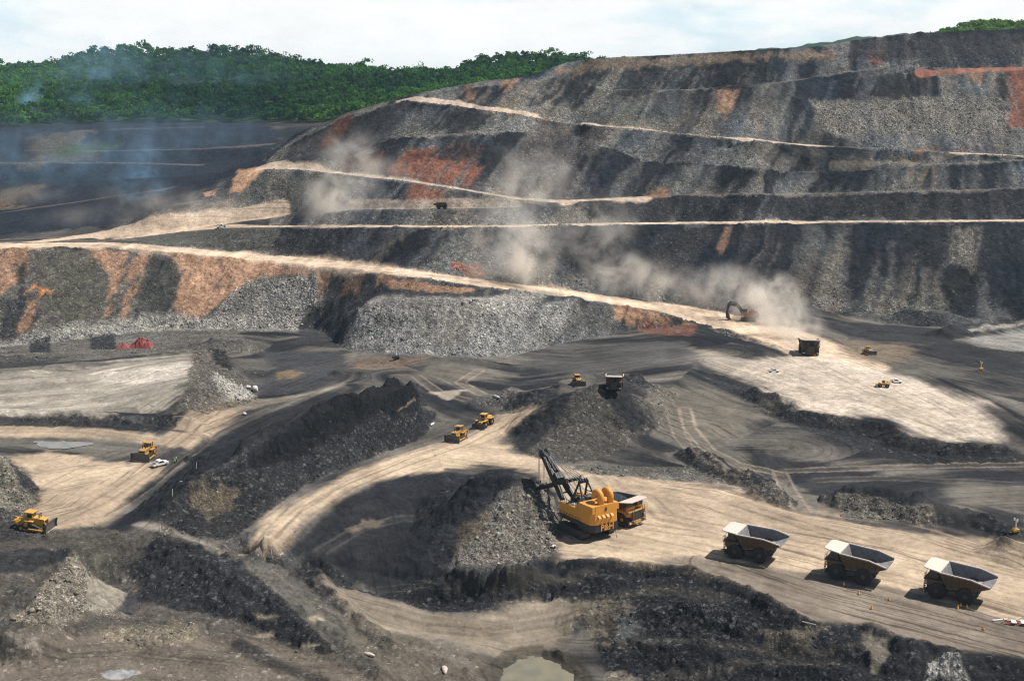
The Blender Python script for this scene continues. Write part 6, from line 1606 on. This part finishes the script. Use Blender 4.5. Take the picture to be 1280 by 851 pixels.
def plume(name, u, v, rx, ry, rz, col, dens, sc=1.6, seed=0.0, lean=0.0, lift=0.0, lab='dust'):
    p = hit(u, v); me = bpy.data.meshes.new(name); bm = bmesh.new(); bmesh.ops.create_icosphere(bm, subdivisions=3, radius=1.0); bm.to_mesh(me); bm.free()
    o = bpy.data.objects.new(name, me); COL.objects.link(o)
    d = np.array(ray(u, v)); k = (p[1] - 12 - ry * .3) / p[1]
    o.location = (p[0] * k, p[1] * k, H + (p[2] - H) * k + lift); o.scale = (rx, ry, rz); o.rotation_euler = (0, lean, 0)
    me.materials.append(vol_mat(name, col, dens, 0.0, (sc, seed), (rx, ry, rz))); tagk(o, 'stuff'); o['label'] = lab; return o
DC = (1.0, .945, .86)
for i, (u, v, rx, ry, rz, dn, ln) in enumerate((
    (985, 412, 20, 14, 11, .30, .25), (1003, 424, 11, 10, 8, .40, 0), (966, 386, 27, 14, 17, .42, .3), (922, 370, 24, 14, 15, .20, .4), (868, 366, 20, 12, 12, .08, .4), (818, 352, 18, 12, 14, .10, .3), (768, 342, 20, 14, 17, .14, .3), (745, 300, 22, 14, 28, .085, .6),
    (640, 325, 25, 16, 26, .17, .2), (655, 280, 26, 16, 24, .10, .5), (665, 245, 34, 20, 28, .06, .6), (690, 215, 22, 16, 12, .04, .3), (428, 256, 28, 18, 22, .14, .2), (450, 212, 34, 20, 22, .06, .5), (230, 262, 55, 26, 12, .03, .1), (120, 276, 50, 26, 8, .010, 0), (40, 246, 34, 24, 10, .014, 0), (1230, 640, 22, 14, 6, .03, 0), (850, 455, 25, 14, 5, .02, 0))):
    plume('dust', u, v, rx, ry, rz, DC, dn, 1.5, i * 3.7, ln, 2.0, 'pale dust hanging in the air above the haul road')
SMK = (.42, .72, 1.0)
for i, (u, v, rx, ry, rz, dn, ln) in enumerate(((178, 220, 15, 12, 30, .085, .25), (172, 246, 26, 18, 16, .05, .3), (34, 138, 14, 10, 32, .085, .5), (130, 100, 66, 40, 60, .017, .6), (98, 136, 26, 20, 18, .020, .7), (240, 110, 190, 60, 60, .0045, .1), (60, 105, 130, 50, 50, .0025, .2), (160, 190, 60, 40, 50, .006, .2), (70, 215, 130, 60, 45, .0085, .1), (260, 180, 90, 50, 40, .006, .1))):
    plume('smoke', u, v, rx, ry, rz, SMK, dn, 1.4, 40 + i * 2.3, ln, 4.0, 'thin blue smoke rising from the far pit edge')
# ------------------------------------------------------------------ camera, sky, sun
cam = bpy.data.cameras.new('camera'); co = bpy.data.objects.new('camera', cam); COL.objects.link(co)
co.location = (0, 0, H); co.rotation_euler = (math.pi / 2 - PITCH, 0, 0)
cam.sensor_width = 36; cam.lens = 36 * F / 1280; cam.clip_start = 1; cam.clip_end = 30000
SC.camera = co
SUN_EL, SUN_AZ = math.radians(57), math.radians(78)      # azimuth from +y towards +x
w = bpy.data.worlds.new('World'); SC.world = w; w.use_nodes = True
nt = w.node_tree; nt.nodes.clear()
def wn(t, **kw):
    nd = nt.nodes.new(t)
    for k, v in kw.items():
        if k.startswith('i_'):
            key = k[2:]; key = int(key) if key.isdigit() else key
            if isinstance(v, bpy.types.NodeSocket): nt.links.new(v, nd.inputs[key])
            else: nd.inputs[key].default_value = v
        else: setattr(nd, k, v)
    return nd
sky = wn('ShaderNodeTexSky', sky_type='NISHITA', sun_disc=False, sun_elevation=SUN_EL, sun_rotation=SUN_AZ, air_density=1.0, dust_density=1.5, ozone_density=1.0)
tc = wn('ShaderNodeTexCoord')
sx = wn('ShaderNodeSeparateXYZ', i_0=tc.outputs['Generated'])
mp = wn('ShaderNodeMapping', i_Vector=tc.outputs['Generated'], i_Scale=(6.5, 6.5, 18.0))
cn = wn('ShaderNodeTexNoise', i_Vector=mp.outputs[0], i_Scale=1.0, i_Detail=7.0, i_Roughness=.55, i_Distortion=.3)
mp2 = wn('ShaderNodeMapping', i_Vector=tc.outputs['Generated'], i_Scale=(16, 16, 40.0), i_Location=(3.1, 1.2, 0.4))
cn2 = wn('ShaderNodeTexNoise', i_Vector=mp2.outputs[0], i_Scale=1.0, i_Detail=6.0, i_Roughness=.6)
cov = wn('ShaderNodeMapRange', interpolation_type='SMOOTHSTEP', i_0=cn.outputs[0], i_1=.30, i_2=.52, i_3=1.0, i_4=1.0)
elv = wn('ShaderNodeMapRange', interpolation_type='SMOOTHSTEP', i_0=sx.outputs[2], i_1=.08, i_2=.20, i_3=1.0, i_4=.05)
cf = wn('ShaderNodeMath', operation='MULTIPLY', i_0=cov.outputs[0], i_1=elv.outputs[0])
br = wn('ShaderNodeMapRange', i_0=cn2.outputs[0], i_1=.3, i_2=.7, i_3=.93, i_4=1.06)
SKYK = 0.05
cc = wn('ShaderNodeCombineColor', i_0=br.outputs[0], i_1=br.outputs[0], i_2=br.outputs[0])
cl_ = wn('ShaderNodeMix', data_type='RGBA'); cw_ = wn('ShaderNodeMapRange', interpolation_type='SMOOTHSTEP', i_0=cn.outputs[0], i_1=.34, i_2=.54)
nt.links.new(cw_.outputs[0], cl_.inputs[0]); cl_.inputs[6].default_value = (.60 / SKYK, .72 / SKYK, .77 / SKYK, 1); cl_.inputs[7].default_value = (.86 / SKYK, .86 / SKYK, .85 / SKYK, 1)
cs = wn('ShaderNodeMix', data_type='RGBA', blend_type='MULTIPLY'); cs.inputs[0].default_value = 1
nt.links.new(cc.outputs[0], cs.inputs[6]); nt.links.new(cl_.outputs[2], cs.inputs[7])
mx = wn('ShaderNodeMix', data_type='RGBA')
nt.links.new(cf.outputs[0], mx.inputs[0]); nt.links.new(sky.outputs[0], mx.inputs[6]); nt.links.new(cs.outputs[2], mx.inputs[7])
bg = wn('ShaderNodeBackground', i_0=mx.outputs[2], i_1=SKYK)
ow = wn('ShaderNodeOutputWorld'); nt.links.new(bg.outputs[0], ow.inputs[0])
sl_ = bpy.data.lights.new('sun', 'SUN'); so = bpy.data.objects.new('sun', sl_); COL.objects.link(so)
sl_.energy = 5.0; sl_.angle = math.radians(.53); sl_.color = (1, .95, .885)
d = Vector((math.cos(SUN_EL) * math.sin(SUN_AZ), math.cos(SUN_EL) * math.cos(SUN_AZ), math.sin(SUN_EL)))
so.rotation_euler = d.to_track_quat('Z', 'Y').to_euler(); so.location = (200, 100, 400)
vs = SC.view_settings; vs.view_transform = 'Standard'; vs.look = 'None'; vs.gamma = 1; vs.exposure = 0.30; vs.use_curve_mapping = False
cy = SC.cycles; cy.max_bounces = 8; cy.diffuse_bounces = 2; cy.glossy_bounces = 2; cy.transmission_bounces = 3; cy.volume_bounces = 6; cy.transparent_max_bounces = 8
cy.use_denoising = True; cy.pixel_filter_type = 'BLACKMAN_HARRIS'; cy.filter_width = 1.15
try: cy.denoiser = 'OPENIMAGEDENOISE'
except Exception: pass
cy.denoising_prefilter = 'NONE'; cy.denoising_input_passes = 'RGB_ALBEDO_NORMAL'
cy.volume_step_rate = 1.0; cy.volume_max_steps = 128
